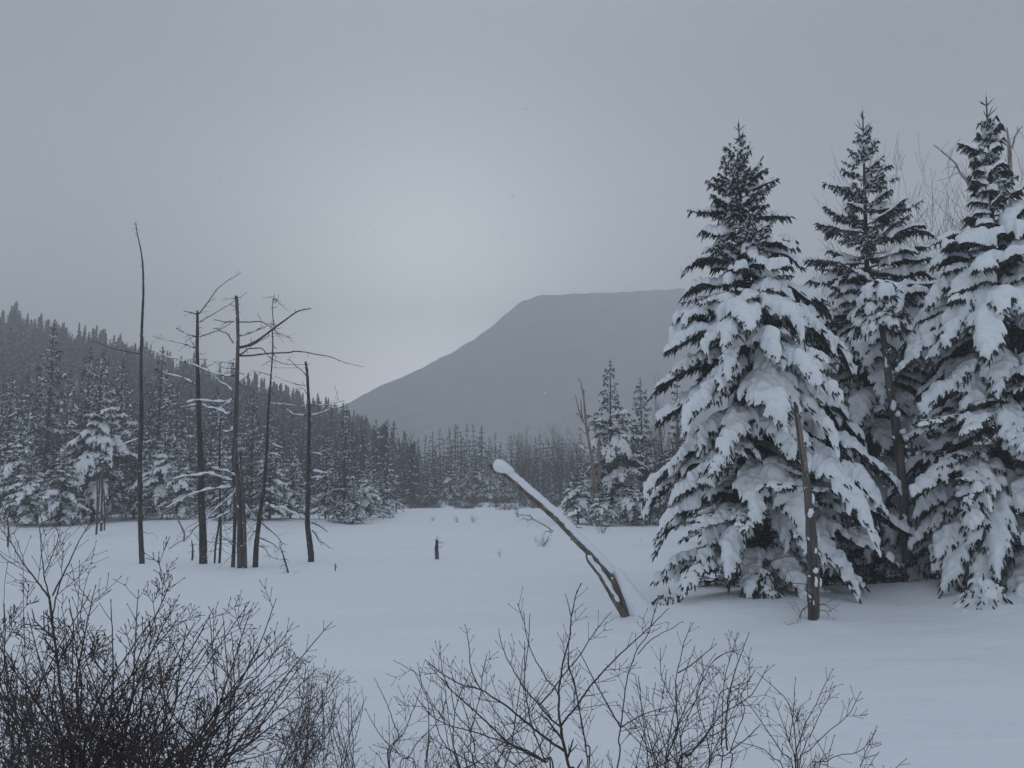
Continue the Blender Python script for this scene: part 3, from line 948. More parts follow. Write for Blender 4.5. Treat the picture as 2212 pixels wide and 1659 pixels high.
# the hill on the left: nearest trees one by one, the rest of the wood as one mass
def hill_tree_mesh(kind, seed):
    rng = np.random.RandomState(seed)
    m = MB()
    if kind == 0:
        p0, p1 = [], []
        s0, s1 = [], []
        for i in range(34):
            h = 0.08 + 0.88 * (i / 33.0); R = 0.17 * (1 - h) + 0.012
            for j in range(4):
                a = rng.uniform(0, 6.28); r = R * rng.uniform(0.6, 1.15)
                p0.append((0, 0, h + 0.02)); p1.append((r * math.cos(a), r * math.sin(a), h - 0.12 * r + rng.uniform(-.01, .01)))
            if rng.rand() < 0.75:
                a = rng.uniform(0, 6.28); r = R * rng.uniform(0.7, 1.05)
                s0.append((0.25 * r * math.cos(a), 0.25 * r * math.sin(a), h + 0.03)); s1.append((r * math.cos(a), r * math.sin(a), h + 0.005 - 0.1 * r))
        m.spindles(p0, p1, 0.02, 0.024, 1)
        m.spindles(s0, s1, 0.007, 0.010, 2)
        m.spindles([(0, 0, -0.05), (0, 0, .85)], [(0, 0, 0.9), (0, 0, 1.03)], [0.014, 0.010], [0.01, 0.006], 0)
    else:
        p0, p1, rr = [(0, 0, -0.05)], [(0, 0, 0.75)], [0.010]
        for i in range(46):
            h = rng.uniform(0.25, 0.8); a = rng.uniform(0, 6.28); l = rng.uniform(0.12, 0.3) * (1.1 - 0.5 * h)
            e = np.array([l * 0.55 * math.cos(a), l * 0.55 * math.sin(a), h + l * 0.9])
            p0.append((0, 0, h)); p1.append(tuple(e)); rr.append(0.004)
        m.spindles(p0, p1, rr, [r * 0.8 for r in rr], 0)
    return m
HT = [hill_tree_mesh(0, s) for s in (1, 2, 3)] + [hill_tree_mesh(1, s) for s in (4, 5)]
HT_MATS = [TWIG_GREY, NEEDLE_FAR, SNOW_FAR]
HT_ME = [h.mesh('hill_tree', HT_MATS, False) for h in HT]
cand = []
hr = np.random.RandomState(3)
a_lo, a_hi = at(-220, 1040, 100)[0] / 100, at(905, 1040, 100)[0] / 100
while len(cand) < 2300:
    a = hr.uniform(a_lo, a_hi); y = math.sqrt(hr.uniform(80 ** 2, 228 ** 2))
    cand.append((y, a * y))
# a dense file of trees along the crest
for k in range(170):
    a = a_lo + (a_hi - a_lo) * (k + hr.uniform(0, 1)) / 170
    cand.append((hr.uniform(205, 222), a * 213))
cand.sort()
mass = MB()
N_SINGLE = 0
for k, (y, x) in enumerate(cand):
    z = float(hill_h(x, y)) + 0.4
    z = max(z, float(gh(x, y)))
    kind = hr.choice([0, 1, 2, 3, 4], p=[.22, .22, .22, .17, .17])
    Hh = hr.uniform(3.8, 7.5) * (1.0 if hr.rand() < 0.88 else 1.15) * min(1.25, 1 + 0.25 * float(fbm(x, y, 0.06, 4)))
    if y > 200: Hh *= 0.85
    if kind > 2: Hh *= 0.85
    if k < N_SINGLE:
        o = bpy.data.objects.new('spruce_tree' if kind < 3 else 'bare_tree', HT_ME[kind]); COL.objects.link(o)
        o.location = (x, y, z); o.rotation_euler = (0, 0, hr.uniform(0, 6.28)); o.scale = (Hh, Hh, Hh)
        if kind < 3: tag(o, 'hazy spruce low on the wooded left hill', 'tree', 'spruces low on the left hill')
        else: tag(o, 'hazy bare tree low on the wooded left hill', 'tree', 'bare trees low on the left hill')
    else:
        w = hr.uniform(0.8, 1.35)
        R = rotz(hr.uniform(0, 6.28)) * np.array([[Hh * w], [Hh * w], [Hh]])
        mass.merge(HT[kind], R, np.array([x, y, z]))
tag(mass.build('hillside_forest', HT_MATS, smooth=False), 'hazy mixed forest covering the upper slope and crest of the left hill', 'forest', kind='stuff')

# low young spruces added to fill the dark void under the big trees
UN = [spruce(2.4, prof_simple(2.4, .42, .6, 30 + i), 300 + i, 1.25, 42, lambda h: 0.30, 1.3, z0=0.0, cover=.7, trunk_r=.03) for i in range(2)]
_un = []
for i, (px, Y, H, w) in enumerate([(1870, 18.4, 1.9, 1.0), (1925, 18.9, 2.4, 1.1), (1825, 19.2, 2.2, 1.0), (1985, 19.0, 2.0, 1.1), (1775, 18.6, 1.7, 1.0), (2055, 18.2, 2.3, 1.1), (2140, 18.6, 2.6, 1.1), (2215, 18.0, 2.4, 1.1), (1700, 18.2, 1.9, 1.1), (1620, 18.6, 1.6, 1.0), (1540, 19.0, 1.5, 1.0), (1895, 20.5, 3.0, 1.1)]):
    b = on_ground(px, Y)
    lab = 'young dark spruce added to fill the dark void under the three big spruces'
    if i < 2:
        r_ = spruce_thing('filler_sapling', UN[i], tuple(b), i * 1.1, lab, 'tree', 'young spruces added to fill the dark under the big ones', sc=H / 2.4); _un.append(r_)
    else: copy_thing(_un[i % 2], tuple(b), i * 1.1, (H / 2.4 * w, H / 2.4 * w, H / 2.4))

# ------------------------------------------------------------------ dead trees traced from the photograph, each limb leaning its own way in depth
def zoomer(x0, y0, w, outw):
    """coordinates read in an enlarged crop of the photograph -> pixels of the 2212 wide picture"""
    k = w / outw; s = 2212.0 / 3648.0
    return (lambda x, y: ((x0 + x * k) * s, (y0 + y * k) * s)), k * s
ZA, KA = zoomer(600, 900, 700, 1936)
ZB, KB = zoomer(600, 1450, 700, 1787)
ZL, KL = zoomer(0, 700, 1300, 1540)
ZM, KM = zoomer(1950, 1200, 500, 1185)
ZC, KC = zoomer(3250, 400, 398, 1321)
ZG, KG = zoomer(1700, 1600, 700, 1787)
ZN, KN = zoomer(2240, 1200, 860, 1297)
ZK, KK = zoomer(2848, 1200, 800, 1207)
IDN = lambda x, y: (x, y)

class DeadTree:
    def __init__(s, name, label, base_px, Y, seed, bark, cat='dead tree', group=None):
        s.Y = Y; s.rng = np.random.RandomState(seed)
        s.base = on_ground(base_px, Y)
        s.root = empty(name, tuple(s.base)); tag(s.root, label, cat, group)
        s.bark = bark
        s.pend = []
    def world(s, z, pts, slope=0.0, y0=0.0):
        o = []
        a0 = None; dist = 0.0
        for x, y in pts:
            px, py = z(x, y)
            if a0 is not None: dist += math.hypot(px - a0[0], py - a0[1]) * mpp(s.Y)
            a0 = (px, py)
            o.append(at(px, py, s.Y + y0 + slope * dist))
        return np.array(o) - s.base
    def trunk(s, z, pts, r, k=None, name='trunk', sides=9, y0=0.0, slope=0.0, rough=0.08, ground=True, mat=None):
        p = smooth_path(s.world(z, pts, slope, y0), 5)
        rr = np.interp(np.linspace(0, 1, len(p)), np.linspace(0, 1, len(r)), r) * (k or 1) * mpp(s.Y)
        rr = rr * (1 + s.rng.uniform(-rough, rough, len(rr)))
        if ground:
            p = np.concatenate([[p[0] - [0, 0, 0.35]], p]); rr = np.concatenate([[rr[0] * 1.1], rr])
        mb = MB(); mb.tube(p, rr, sides, 0)
        s.pend.append((name, mb, mat or s.bark))
        return p, rr
    def branch(s, z, pts, r0, r1, k, slope=None, snow=0.0, y0=0.0, twigs=0, name='branch', tw=0.22):
        slope = s.rng.uniform(-0.45, 0.45) if slope is None else slope
        p = smooth_path(s.world(z, pts, slope, y0), 4)
        rr = np.linspace(r0, r1, len(p)) * k * mpp(s.Y)
        rr *= 1 + s.rng.uniform(-0.1, 0.1, len(rr))
        rr = np.maximum(rr, 0.004)
        mb = MB(); mb.tube(p, rr, 5, 0)
        for i in range(twigs * 2 + 1):
            j = s.rng.randint(1, len(p) - 1)
            d = p[min(j + 1, len(p) - 1)] - p[j - 1]; d /= np.linalg.norm(d)
            d = d * 0.6 + s.rng.normal(0, 0.6, 3)
            grow(mb, p[j], d, tw * s.rng.uniform(0.4, 1.1), rr[j] * 0.4, 1, s.rng, 0.6, -0.05, 3, 3, (1, 2), 0.6, 0.2, rmin=0.0035)
        bo = mb.build(name, s.bark, s.root)
        if snow > 0.25:
            n = max(3, int(len(p) * 0.95))
            sb = MB(); snow_cap(sb, p[:n], (rr[:n] * 0.95 + 0.005) * (0.75 + 0.2 * snow), rr[:n] * 1.05 + 0.018 * snow, s.rng, lump=.4)
            sb.build('branch_snow', SNOW, bo)
        return p, rr
    def stubs(s, p, rr, n, ln=0.12, lo=0.15, hi=1.0):
        mb = s.pend[0][1]
        for i in range(n):
            j = int(len(p) * s.rng.uniform(lo, hi)); j = min(j, len(p) - 1)
            a = s.rng.uniform(0, 6.28); d = np.array([math.cos(a), math.sin(a), s.rng.uniform(-.3, .5)])
            q = p[j] + [0, 0, s.rng.uniform(-.1, .1)]
            l = ln * s.rng.uniform(0.4, 1.6)
            mb.tube([q, q + d * l * .5 + [0, 0, .01], q + d * l + [0, 0, -.2 * l]], [0.010, 0.007, 0.004], 4, 0)
    def finetwigs(s, p, n, ln, lo, hi, down=0.4, depth=2):
        for i in range(n):
            j = min(int(len(p) * s.rng.uniform(lo, hi)), len(p) - 1)
            a = s.rng.uniform(0, 6.28); d = np.array([math.cos(a), 0.7 * math.sin(a), -down + s.rng.uniform(-.3, .4)])
            tw = MB(); grow(tw, p[j], d, ln * s.rng.uniform(0.5, 1.2), 0.010, depth, s.rng, 0.6, -0.12, 4, 4, (1, 3), 0.62, 0.2, rmin=0.0035)
            tw.build('twig', s.bark, s.root)
    def done(s):
        for nm, mb, mt in s.pend: mb.build(nm, mt, s.root)
        return s.root

GD = 'dead standing trees in the snowfield on the left'
# tall thin pole
t = DeadTree('dead_tree', 'tallest bare dead pole, thin and slightly curved, leftmost of the dead trees', 305, 25.2, 1, BARK_DARK, group=GD)
p, r = t.trunk(ZL, [(599, 1541), (592, 1380), (590, 1180), (592, 1060), (597, 900), (595, 750), (597, 600), (602, 480), (605, 400), (603, 300), (595, 230), (580, 160), (573, 108)], [11, 10, 9.5, 9, 8, 6.5, 5.5, 5, 4.2, 3.5, 2.8, 2, 1.2], KL)
t.stubs(p, r, 46, 0.07, 0.3, 0.98)
t.branch(ZL, [(590, 1020), (560, 1030), (520, 1045), (480, 1055)], 3, 1, KL, snow=.9)
t.branch(ZL, [(594, 665), (540, 655), (470, 640), (410, 615), (385, 612)], 2.4, 1, KL)
t.finetwigs(p, 9, 0.55, 0.05, 0.25)
t.done()
# second dead trunk
t = DeadTree('dead_tree', 'dead trunk with two thin branches sweeping up to the right from its top', 439, 25.0, 2, BARK_DARK, group=GD)
p, r = t.trunk(ZL, [(857, 1541), (855, 1400), (850, 1300), (848, 1150), (842, 1000), (838, 880), (835, 760), (832, 640), (833, 560), (833, 483)], [17, 15, 14, 13, 11, 9.5, 8, 7, 6, 5], KL)
t.stubs(p, r, 26, 0.10, 0.3, 1.0)
for pts, a, b, sn in [([(275, 605), (210, 588), (150, 577)], 6, 3, 0), ([(300, 605), (350, 540), (400, 475), (440, 415), (475, 365), (540, 310), (600, 265), (660, 235), (715, 193)], 6, 2, 0),
                      ([(305, 685), (380, 640), (470, 590), (540, 545), (600, 515), (650, 475), (700, 440), (775, 390)], 4.5, 1.5, 0), ([(270, 828), (180, 795), (120, 770), (75, 745)], 8, 4, .3),
                      ([(305, 830), (380, 805), (450, 780), (495, 765), (560, 730), (620, 695)], 5, 2.5, 0), ([(265, 940), (190, 910), (100, 885), (0, 865), (-80, 848), (-150, 825)], 8, 2, .3),
                      ([(280, 1310), (200, 1260), (130, 1225), (0, 1195), (-90, 1150)], 8, 3, .5), ([(265, 940), (235, 890), (215, 850), (200, 815)], 3, 1.5, 0), ([(300, 1490), (200, 1510), (80, 1530)], 6, 2, .8)]:
    t.branch(ZA, pts, a, b, KA, snow=sn, twigs=2 if len(pts) > 4 else 1, tw=0.2)
t.finetwigs(p, 16, 0.6, 0.06, 0.45); t.finetwigs(p, 16, 0.32, 0.45, 0.98, 0.05, 1)
t.done()
# thick dead tree
t = DeadTree('dead_tree', 'thickest dead tree with long crooked limbs and a snow capped broken top', 522, 23.8, 3, BARK_GREY, group=GD)
p, r = t.trunk(ZB, [(655, 1452), (650, 1250), (648, 1000), (640, 800), (625, 600), (608, 450), (605, 300), (612, 120), (618, -60), (625, -330), (632, -640), (622, -950), (615, -1010)], [30, 27, 25, 24, 23, 22, 22, 21, 20, 18, 16, 15, 13], KB)
tp = p[-1]
sm = MB(); snow_cap(sm, [tp + [-.05, 0, 0], tp + [0, 0, .02], tp + [.05, 0, 0]], [.05] * 3, [.09] * 3, t.rng, sides=7); sm.build('top_snow', SNOW, t.root)
t.trunk(ZB, [(590, 1380), (600, 1150), (605, 950), (598, 700), (590, 450), (598, 200)], [17, 16, 15, 14, 12, 9], KB, 'side_trunk', 7, 0.18)
t.trunk(ZB, [(700, 1450), (694, 1200), (688, 1000), (672, 700), (655, 400)], [17, 16, 15, 13, 9], KB, 'side_trunk', 7, -0.10)
t.stubs(p, r, 22, 0.12, 0.25, 1.0)
for pts, a, b, sn, tw in [([(645, 680), (600, 682), (560, 683), (500, 670), (447, 660)], 7, 4, .1, 1), ([(690, 683), (800, 685), (915, 682), (1030, 745), (1060, 780), (1150, 815), (1220, 845)], 7, 2, .1, 1),
                          ([(915, 682), (905, 640), (865, 607)], 3, 1.6, 0, 0), ([(640, 890), (620, 860), (590, 810), (555, 785), (510, 775), (495, 745), (440, 752)], 7, 3, 0, 1),
                          ([(695, 820), (780, 800), (850, 770), (930, 740), (1000, 715), (1085, 713)], 9, 3, .3, 1), ([(700, 935), (780, 915), (870, 870), (950, 815), (1040, 745), (1150, 665), (1230, 605), (1300, 570), (1405, 550)], 14, 5, .2, 2),
                          ([(700, 940), (820, 915), (900, 870), (980, 830), (1000, 800)], 6, 2.5, .2, 0), ([(700, 1005), (740, 985), (780, 950), (840, 943), (920, 945), (960, 990), (1010, 1040), (1080, 1075), (1170, 1100), (1300, 1105), (1405, 1095)], 8, 2.2, .2, 1),
                          ([(700, 1015), (800, 1015), (900, 1003), (1030, 990), (1190, 985), (1240, 973), (1360, 982), (1450, 1003), (1590, 1025), (1700, 1070), (1800, 1100), (1925, 1127)], 10, 2.2, .15, 1),
                          ([(650, 1090), (570, 1080), (500, 1075), (440, 1080)], 9, 4, .5, 1), ([(660, 1145), (620, 1135), (545, 1133), (500, 1105), (450, 1095), (370, 1130)], 9, 3, .5, 1),
                          ([(650, 1210), (560, 1212), (480, 1195), (400, 1172), (330, 1140), (250, 1105), (150, 1075), (80, 1042), (0, 1030), (-100, 985), (-200, 950), (-290, 935)], 11, 2.5, .6, 2),
                          ([(635, 1380), (600, 1330), (560, 1300), (510, 1275), (470, 1235), (380, 1200)], 9, 3, .6, 1), ([(635, 1440), (600, 1460), (500, 1468), (400, 1460), (280, 1450), (200, 1468), (120, 1475)], 9, 3, 1.3, 2),
                          ([(625, 1580), (570, 1585), (530, 1555), (450, 1530), (390, 1525), (350, 1500), (300, 1490)], 9, 3, 1.2, 1), ([(625, 1470), (560, 1490), (500, 1540), (450, 1590)], 6, 2, .9, 1), ([(690, 1290), (750, 1240), (820, 1200)], 5, 2, 0, 1)]:
    t.branch(ZA, pts, a, b, KA, snow=sn, twigs=tw)
for pts, a, b, sn, tw in [([(600, 180), (570, 210), (520, 222), (470, 195)], 9, 4, 1.3, 1), ([(650, 630), (600, 615), (540, 580), (480, 572), (410, 550), (365, 520)], 8, 3, 1.2, 1),
                          ([(590, 668), (520, 650), (450, 625), (350, 600), (280, 618), (150, 625), (60, 650), (-10, 678)], 11, 4, 1.3, 2), ([(590, 725), (480, 733), (380, 745), (280, 770), (200, 795), (100, 850), (0, 905), (-60, 925)], 10, 4, 1.0, 2),
                          ([(625, 710), (605, 770), (590, 790), (520, 850), (440, 920), (360, 1000), (330, 1040)], 9, 4, 1.1, 2), ([(600, 790), (650, 850), (710, 910), (760, 980), (800, 1040)], 9, 4, 1.3, 1),
                          ([(575, 940), (500, 975), (440, 1005), (370, 1030), (330, 1040)], 7, 3, 1.0, 2), ([(600, 1250), (560, 1230), (520, 1130), (505, 1000)], 9, 4, .3, 2), ([(330, 1040), (240, 1100), (180, 1180), (80, 1240), (0, 1290)], 6, 2, .2, 4)]:
    t.branch(ZB, pts, a, b, KB, snow=sn, twigs=tw)
t.finetwigs(p, 16, 0.65, 0.08, 0.5); t.finetwigs(p, 14, 0.4, 0.45, 0.98, 0.05, 1)
t.done()
# thin tree behind
t = DeadTree('dead_tree', 'slender wavy dead tree immediately right of the thickest dead tree', 553, 24.0, 4, BARK_DARK, group=GD)
p, r = t.trunk(ZB, [(790, 1447), (800, 1250), (820, 1080), (845, 880), (870, 700), (890, 450), (900, 250), (908, 40), (925, -190), (940, -380), (950, -560), (945, -680), (960, -740), (948, -830), (948, -930), (955, -985), (968, -1030)], [24, 22, 20, 17, 15, 13, 12, 10, 8, 6.5, 6, 5, 4.5, 4, 3.3, 2.5, 1.5], KB)
t.stubs(p, r, 30, 0.10, 0.3, 1.0)
for pts, a, b, sn, tw in [([(1035, 1135), (1150, 1135), (1280, 1135)], 4, 2, .3, 0), ([(1010, 1210), (950, 1190), (870, 1168)], 4, 2, 0, 1), ([(1025, 795), (1090, 805), (1140, 830), (1195, 838)], 3.5, 1.6, 0, 0), ([(1000, 1480), (1080, 1490), (1130, 1500)], 4, 2, .6, 1)]:
    t.branch(ZA, pts, a, b, KA, snow=sn, twigs=tw)
for pts, a, b, sn, tw in [([(870, 870), (920, 890), (970, 915), (1030, 910), (1100, 945), (1170, 980), (1235, 1025)], 8, 3, 1.2, 3), ([(840, 1050), (900, 1100), (960, 1150), (1000, 1190), (1040, 1250)], 6, 2, .1, 4), ([(830, 1190), (900, 1220), (960, 1250), (1010, 1300)], 6, 2.5, .1, 3),
                          ([(825, 1260), (880, 1290), (920, 1350), (1000, 1390)], 5, 2, .1, 2), ([(880, 560), (830, 600), (790, 640)], 5, 2, .5, 2), ([(900, 300), (980, 350), (1080, 380)], 5, 2, .8, 1), ([(905, 420), (980, 430), (1050, 460)], 5, 2, .8, 1)]:
    t.branch(ZB, pts, a, b, KB, snow=sn, twigs=tw)
t.finetwigs(p, 8, 0.55, 0.1, 0.4); t.finetwigs(p, 16, 0.35, 0.4, 0.98, 0.0, 1)
t.done()
# dark pole
t = DeadTree('dead_tree', 'straight dark dead pole standing alone, rightmost of the tall dead trees', 672, 26.2, 5, BARK_DARK, group=GD)
p, r = t.trunk(ZB, [(1298, 1362), (1280, 1200), (1265, 1080), (1265, 950), (1270, 800), (1272, 600), (1280, 300), (1280, 50), (1270, -150), (1260, -330), (1247, -410)], [28, 25, 24, 22, 20, 18, 16, 15, 13, 12, 10], KB)
sm = MB(); snow_cap(sm, [p[-1] + [-.04, 0, 0], p[-1] + [0, 0, .02], p[-1] + [.04, 0, 0]], [.04] * 3, [.05] * 3, t.rng, sides=7); sm.build('top_snow', SNOW, t.root)
t.stubs(p, r, 14, 0.12, 0.2, 1.0)
for pts, a, b, sn, tw in [([(1355, 1210), (1320, 1165), (1250, 1110), (1220, 1075), (1170, 1048)], 5, 2.5, .1, 0), ([(1350, 1307), (1280, 1300), (1200, 1275), (1100, 1240), (1050, 1220)], 5, 2, .4, 1), ([(1360, 1390), (1330, 1340), (1280, 1345), (1220, 1360), (1170, 1390)], 4, 2, .3, 2),
                          ([(1400, 1505), (1480, 1502), (1560, 1497), (1640, 1478), (1735, 1458)], 6, 3, .3, 1), ([(1370, 1510), (1250, 1505), (1130, 1490), (1020, 1470)], 4, 2, .4, 1), ([(1395, 1605), (1460, 1590), (1530, 1568), (1620, 1530), (1720, 1522)], 6, 2.5, .8, 1),
                          ([(1365, 1605), (1300, 1600), (1230, 1590), (1190, 1560), (1150, 1530)], 6, 2.5, 1.0, 1), ([(1675, 1460), (1655, 1370), (1635, 1310)], 2.5, 1.5, 0, 0)]:
    t.branch(ZA, pts, a, b, KA, snow=sn, twigs=tw, slope=-0.1)
for pts, a, b, sn, tw in [([(1290, 575), (1380, 590), (1500, 610)], 6, 3, 1.3, 0), ([(1290, 650), (1350, 635), (1430, 640)], 5, 3, 1.2, 0), ([(1300, 1050), (1350, 1070), (1400, 1100), (1450, 1140)], 6, 2, .2, 2), ([(1305, 1120), (1340, 1160), (1370, 1220), (1420, 1240), (1470, 1290)], 6, 2, .1, 3),
                          ([(1270, 690), (1230, 700), (1200, 715)], 6, 3, 1.0, 0), ([(1290, 410), (1370, 425), (1430, 440)], 4, 2, 1.0, 1), ([(1285, 820), (1350, 850), (1400, 900)], 4, 2, .5, 1)]:
    t.branch(ZB, pts, a, b, KB, snow=sn, twigs=tw)
t.done()
# smaller dead stems of the cluster
t = DeadTree('dead_tree', 'thin pair of dead stems crossing low down between the second and the thickest dead tree', 478, 25.4, 6, BARK_DARK, group=GD)
p, r = t.trunk(ZB, [(465, 1398), (475, 1200), (472, 1000), (468, 700), (466, 350), (470, 100)], [11, 11, 10, 8, 6, 3], KB)
t.trunk(ZB, [(420, 1405), (430, 1250), (450, 1130), (463, 1020)], [9, 9, 8, 6], KB, 'side_trunk', 6)
t.stubs(p, r, 16, 0.15, 0.3, 1.0); t.finetwigs(p, 8, 0.5, 0.15, 0.6); t.done()
t = DeadTree('dead_snag', 'small bare leaning stem poking from the snow right of the thickest dead tree', 627, 22.3, 7, BARK_DARK)
p, r = t.trunk(ZB, [(1108, 1570), (1085, 1490), (1060, 1400), (1035, 1320), (1010, 1260)], [9, 8, 7, 5, 3], KB)
t.stubs(p, r, 10, 0.18, 0.15, 1.0); t.branch(ZB, [(1085, 1470), (1050, 1465), (1012, 1470)], 3, 2, KB, snow=.7); t.branch(ZB, [(1105, 1550), (1130, 1520), (1150, 1500)], 2, 1.5, KB); t.done()
t = DeadTree('dead_snag', 'short thin upright stick with stubby side twigs right of the leaning stem', 724, 22.9, 8, BARK_DARK)
p, r = t.trunk(ZB, [(1518, 1528), (1518, 1480), (1519, 1425)], [6, 5, 4], KB)
t.stubs(p, r, 10, 0.07, 0.15, 1.0); t.done()
t = DeadTree('tree_stump', 'small dark snow dusted stump standing alone in the middle of the snowfield', 944, 26.8, 9, BARK_GREY, 'stump')
p, r = t.trunk(IDN, [(944, 1201), (943, 1185), (944, 1172), (943, 1166)], [4.5, 4.2, 3.2, 2.6], 1.0)
t.stubs(p, r, 12, 0.10, 0.15, 1.0)
t.branch(IDN, [(943, 1172), (949, 1170), (955, 1171)], 1.0, .6, 1.0, snow=.6); t.branch(IDN, [(944, 1184), (950, 1182), (953, 1183)], 1.0, .6, 1.0, snow=.6)
sm = MB(); snow_cap(sm, [p[-1] + [-.05, 0, 0], p[-1] + [0, 0, .02], p[-1] + [.05, 0, 0]], [.05] * 3, [.08] * 3, t.rng, sides=7); sm.build('top_snow', SNOW, t.root)
t.done()
# bleached sticks at the left
for i, (lab, pts, r0, r1, Y) in enumerate([
    ('bleached stick leaning left between the tall pole and the second dead tree', [(145, 1145), (100, 1050), (60, 960), (0, 830)], 7, 5, 33),]):
    t = DeadTree('dead_snag', lab, 398, Y, 20 + i, BARK_TAN)
    p, r = t.trunk(ZB, pts, [r0, r0, r1], KB); t.done()
t = DeadTree('dead_tree', 'pair of pale tan broken trunks before the big snow laden spruce on the left', 218, 38, 23, BARK_GREY)
p, r = t.trunk(ZL, [(428, 1380), (430, 1280), (433, 1180), (436, 1130)], [5, 5, 4.5, 4], KL)
t.trunk(ZL, [(408, 1395), (415, 1300), (422, 1200), (425, 1150)], [3.8, 3.8, 3.5, 3], KL, 'side_trunk', 7, 0.2)
t.trunk(ZL, [(442, 1378), (441, 1300), (438, 1230)], [3.2, 3, 2.5], KL, 'side_trunk', 7, 0.4); t.done()
for i, (px, pyb, pyt, lab) in enumerate([(209, 1140, 1005, 'thin dark dead stem left of the pale tan broken trunks'), (17, 1180, 1120, 'short dark post like stem near the left edge of the snowfield'), (415, 1210, 1168, 'crooked short twig standing left of the second dead trunk')]):
    Y = depth_of(pyb)
    t = DeadTree('dead_snag', lab, px, Y, 30 + i, BARK_DARK)
    p, r = t.trunk(IDN, [(px, pyb), (px + 1.5, (pyb + pyt) / 2), (px - 1, pyt)], [2.0, 1.7, 1.0], 1.0); t.stubs(p, r, 10, 0.15, 0.2, 1.0); t.done()

# pale broken snag in front of the mid spruces
t = DeadTree('dead_tree', 'pale barkless broken snag with upright antler like spikes in front of the snowy spruces', 1285, 46.0, 40, BARK_TAN)
p, r = t.trunk(ZM, [(395, 1490), (390, 1330), (385, 1150), (370, 1000), (345, 850), (325, 720), (315, 600), (305, 500), (290, 420), (275, 355)], [17, 16, 15, 13, 11, 9.5, 8.5, 7, 5, 2.5], KM)
for pts, a, b, sn in [([(330, 820), (300, 790), (260, 768)], 8, 4, .6), ([(320, 740), (290, 690), (262, 660), (240, 640)], 8, 4, .3), ([(300, 710), (288, 620), (285, 540)], 7, 3, 0), ([(285, 680), (260, 600), (238, 495)], 7, 3, 0),
                      ([(345, 810), (352, 760), (355, 715)], 6, 4, 0), ([(360, 990), (310, 950), (260, 910), (215, 895)], 9, 4, 1.2), ([(355, 980), (330, 930), (305, 905)], 7, 4, 1), ([(305, 510), (309, 480), (308, 445)], 5, 4, 0), ([(275, 365), (268, 358), (258, 353)], 3, 2, 0)]:
    t.branch(ZM, pts, a, b, KM, snow=sn, slope=0.2)
t.trunk(ZM, [(432, 1250), (440, 1100), (435, 950), (446, 820)], [14, 13, 11, 8], KM, 'side_trunk', 7, 0.5, ground=False)
t.done()

# two toned snag in front of the leftmost big spruce
t = DeadTree('dead_tree', 'split brown and grey dead trunk dotted with snow lumps before the leftmost big spruce', 1757, 13.7, 50, BARK_GREY)
p, r = t.trunk(ZN, [(990, 1555), (988, 1400), (985, 1200), (975, 1000), (962, 860), (950, 740), (932, 620), (915, 500), (900, 390), (890, 350)], [27, 28, 27, 25, 20, 19, 18, 15, 12, 6], KN, rough=0.12)
t.trunk(ZN, [(1012, 1540), (1012, 1350), (1005, 1150), (992, 980), (985, 900)], [13, 14, 13, 11, 6], KN, 'side_trunk', 8, 0.06, mat=BARK_TAN)
t.trunk(ZN, [(955, 720), (945, 640), (932, 560), (920, 480), (905, 410)], [9, 12, 11, 9, 5], KN, 'bare_wood_strip', 8, -0.085, ground=False, mat=BARK_TAN)
sm = MB()
for (x, y, w, h, yo) in [(961, 945, 20, 26, -.10), (985, 870, 13, 34, -.02), (988, 1145, 10, 16, -.13), (985, 1250, 20, 14, -.13), (988, 1310, 12, 30, -.14), (1020, 1315, 9, 26, -.08), (1012, 1080, 7, 30, -.05), (993, 1533, 24, 10, -.14), (930, 560, 6, 14, -.1), (973, 1420, 5, 14, -.16)]:
    c = t.world(ZN, [(x, y)])[0] + [0, yo, 0]
    k = KN * mpp(t.Y)
    nz = t.rng.uniform(0.85, 1.15, 8)
    pts = [c + [t.rng.uniform(-.2, .2) * w * k, 0, -h * k * .9], c + [0, -.01, -h * k * .3], c + [w * k * .2, -.01, h * k * .3], c + [0, 0, h * k * .9]]
    sm = MB(); sm.tube(smooth_path(pts, 3), w * k * .72 * np.array([.3, .75, .85, 1, .9, .98, .75, .8, .5, .2]) , 8, 0); sm.build('snow_lump', SNOW, t.root)
for pts, a, b in [([(965, 1545), (940, 1548), (922, 1558)], 6, 3), ([(1010, 1440), (1040, 1438), (1065, 1442)], 3, 2), ([(1010, 1470), (1050, 1470), (1070, 1490), (1078, 1520)], 2, 1), ([(965, 1330), (880, 1325), (800, 1350)], 2.5, 1.2), ([(962, 1190), (850, 1180), (740, 1215), (700, 1250)], 2.5, 1.2), ([(965, 1440), (930, 1470), (905, 1540)], 2, 1)]:
    t.branch(ZN, pts, a, b, KN, twigs=2, tw=0.25)
t.done()

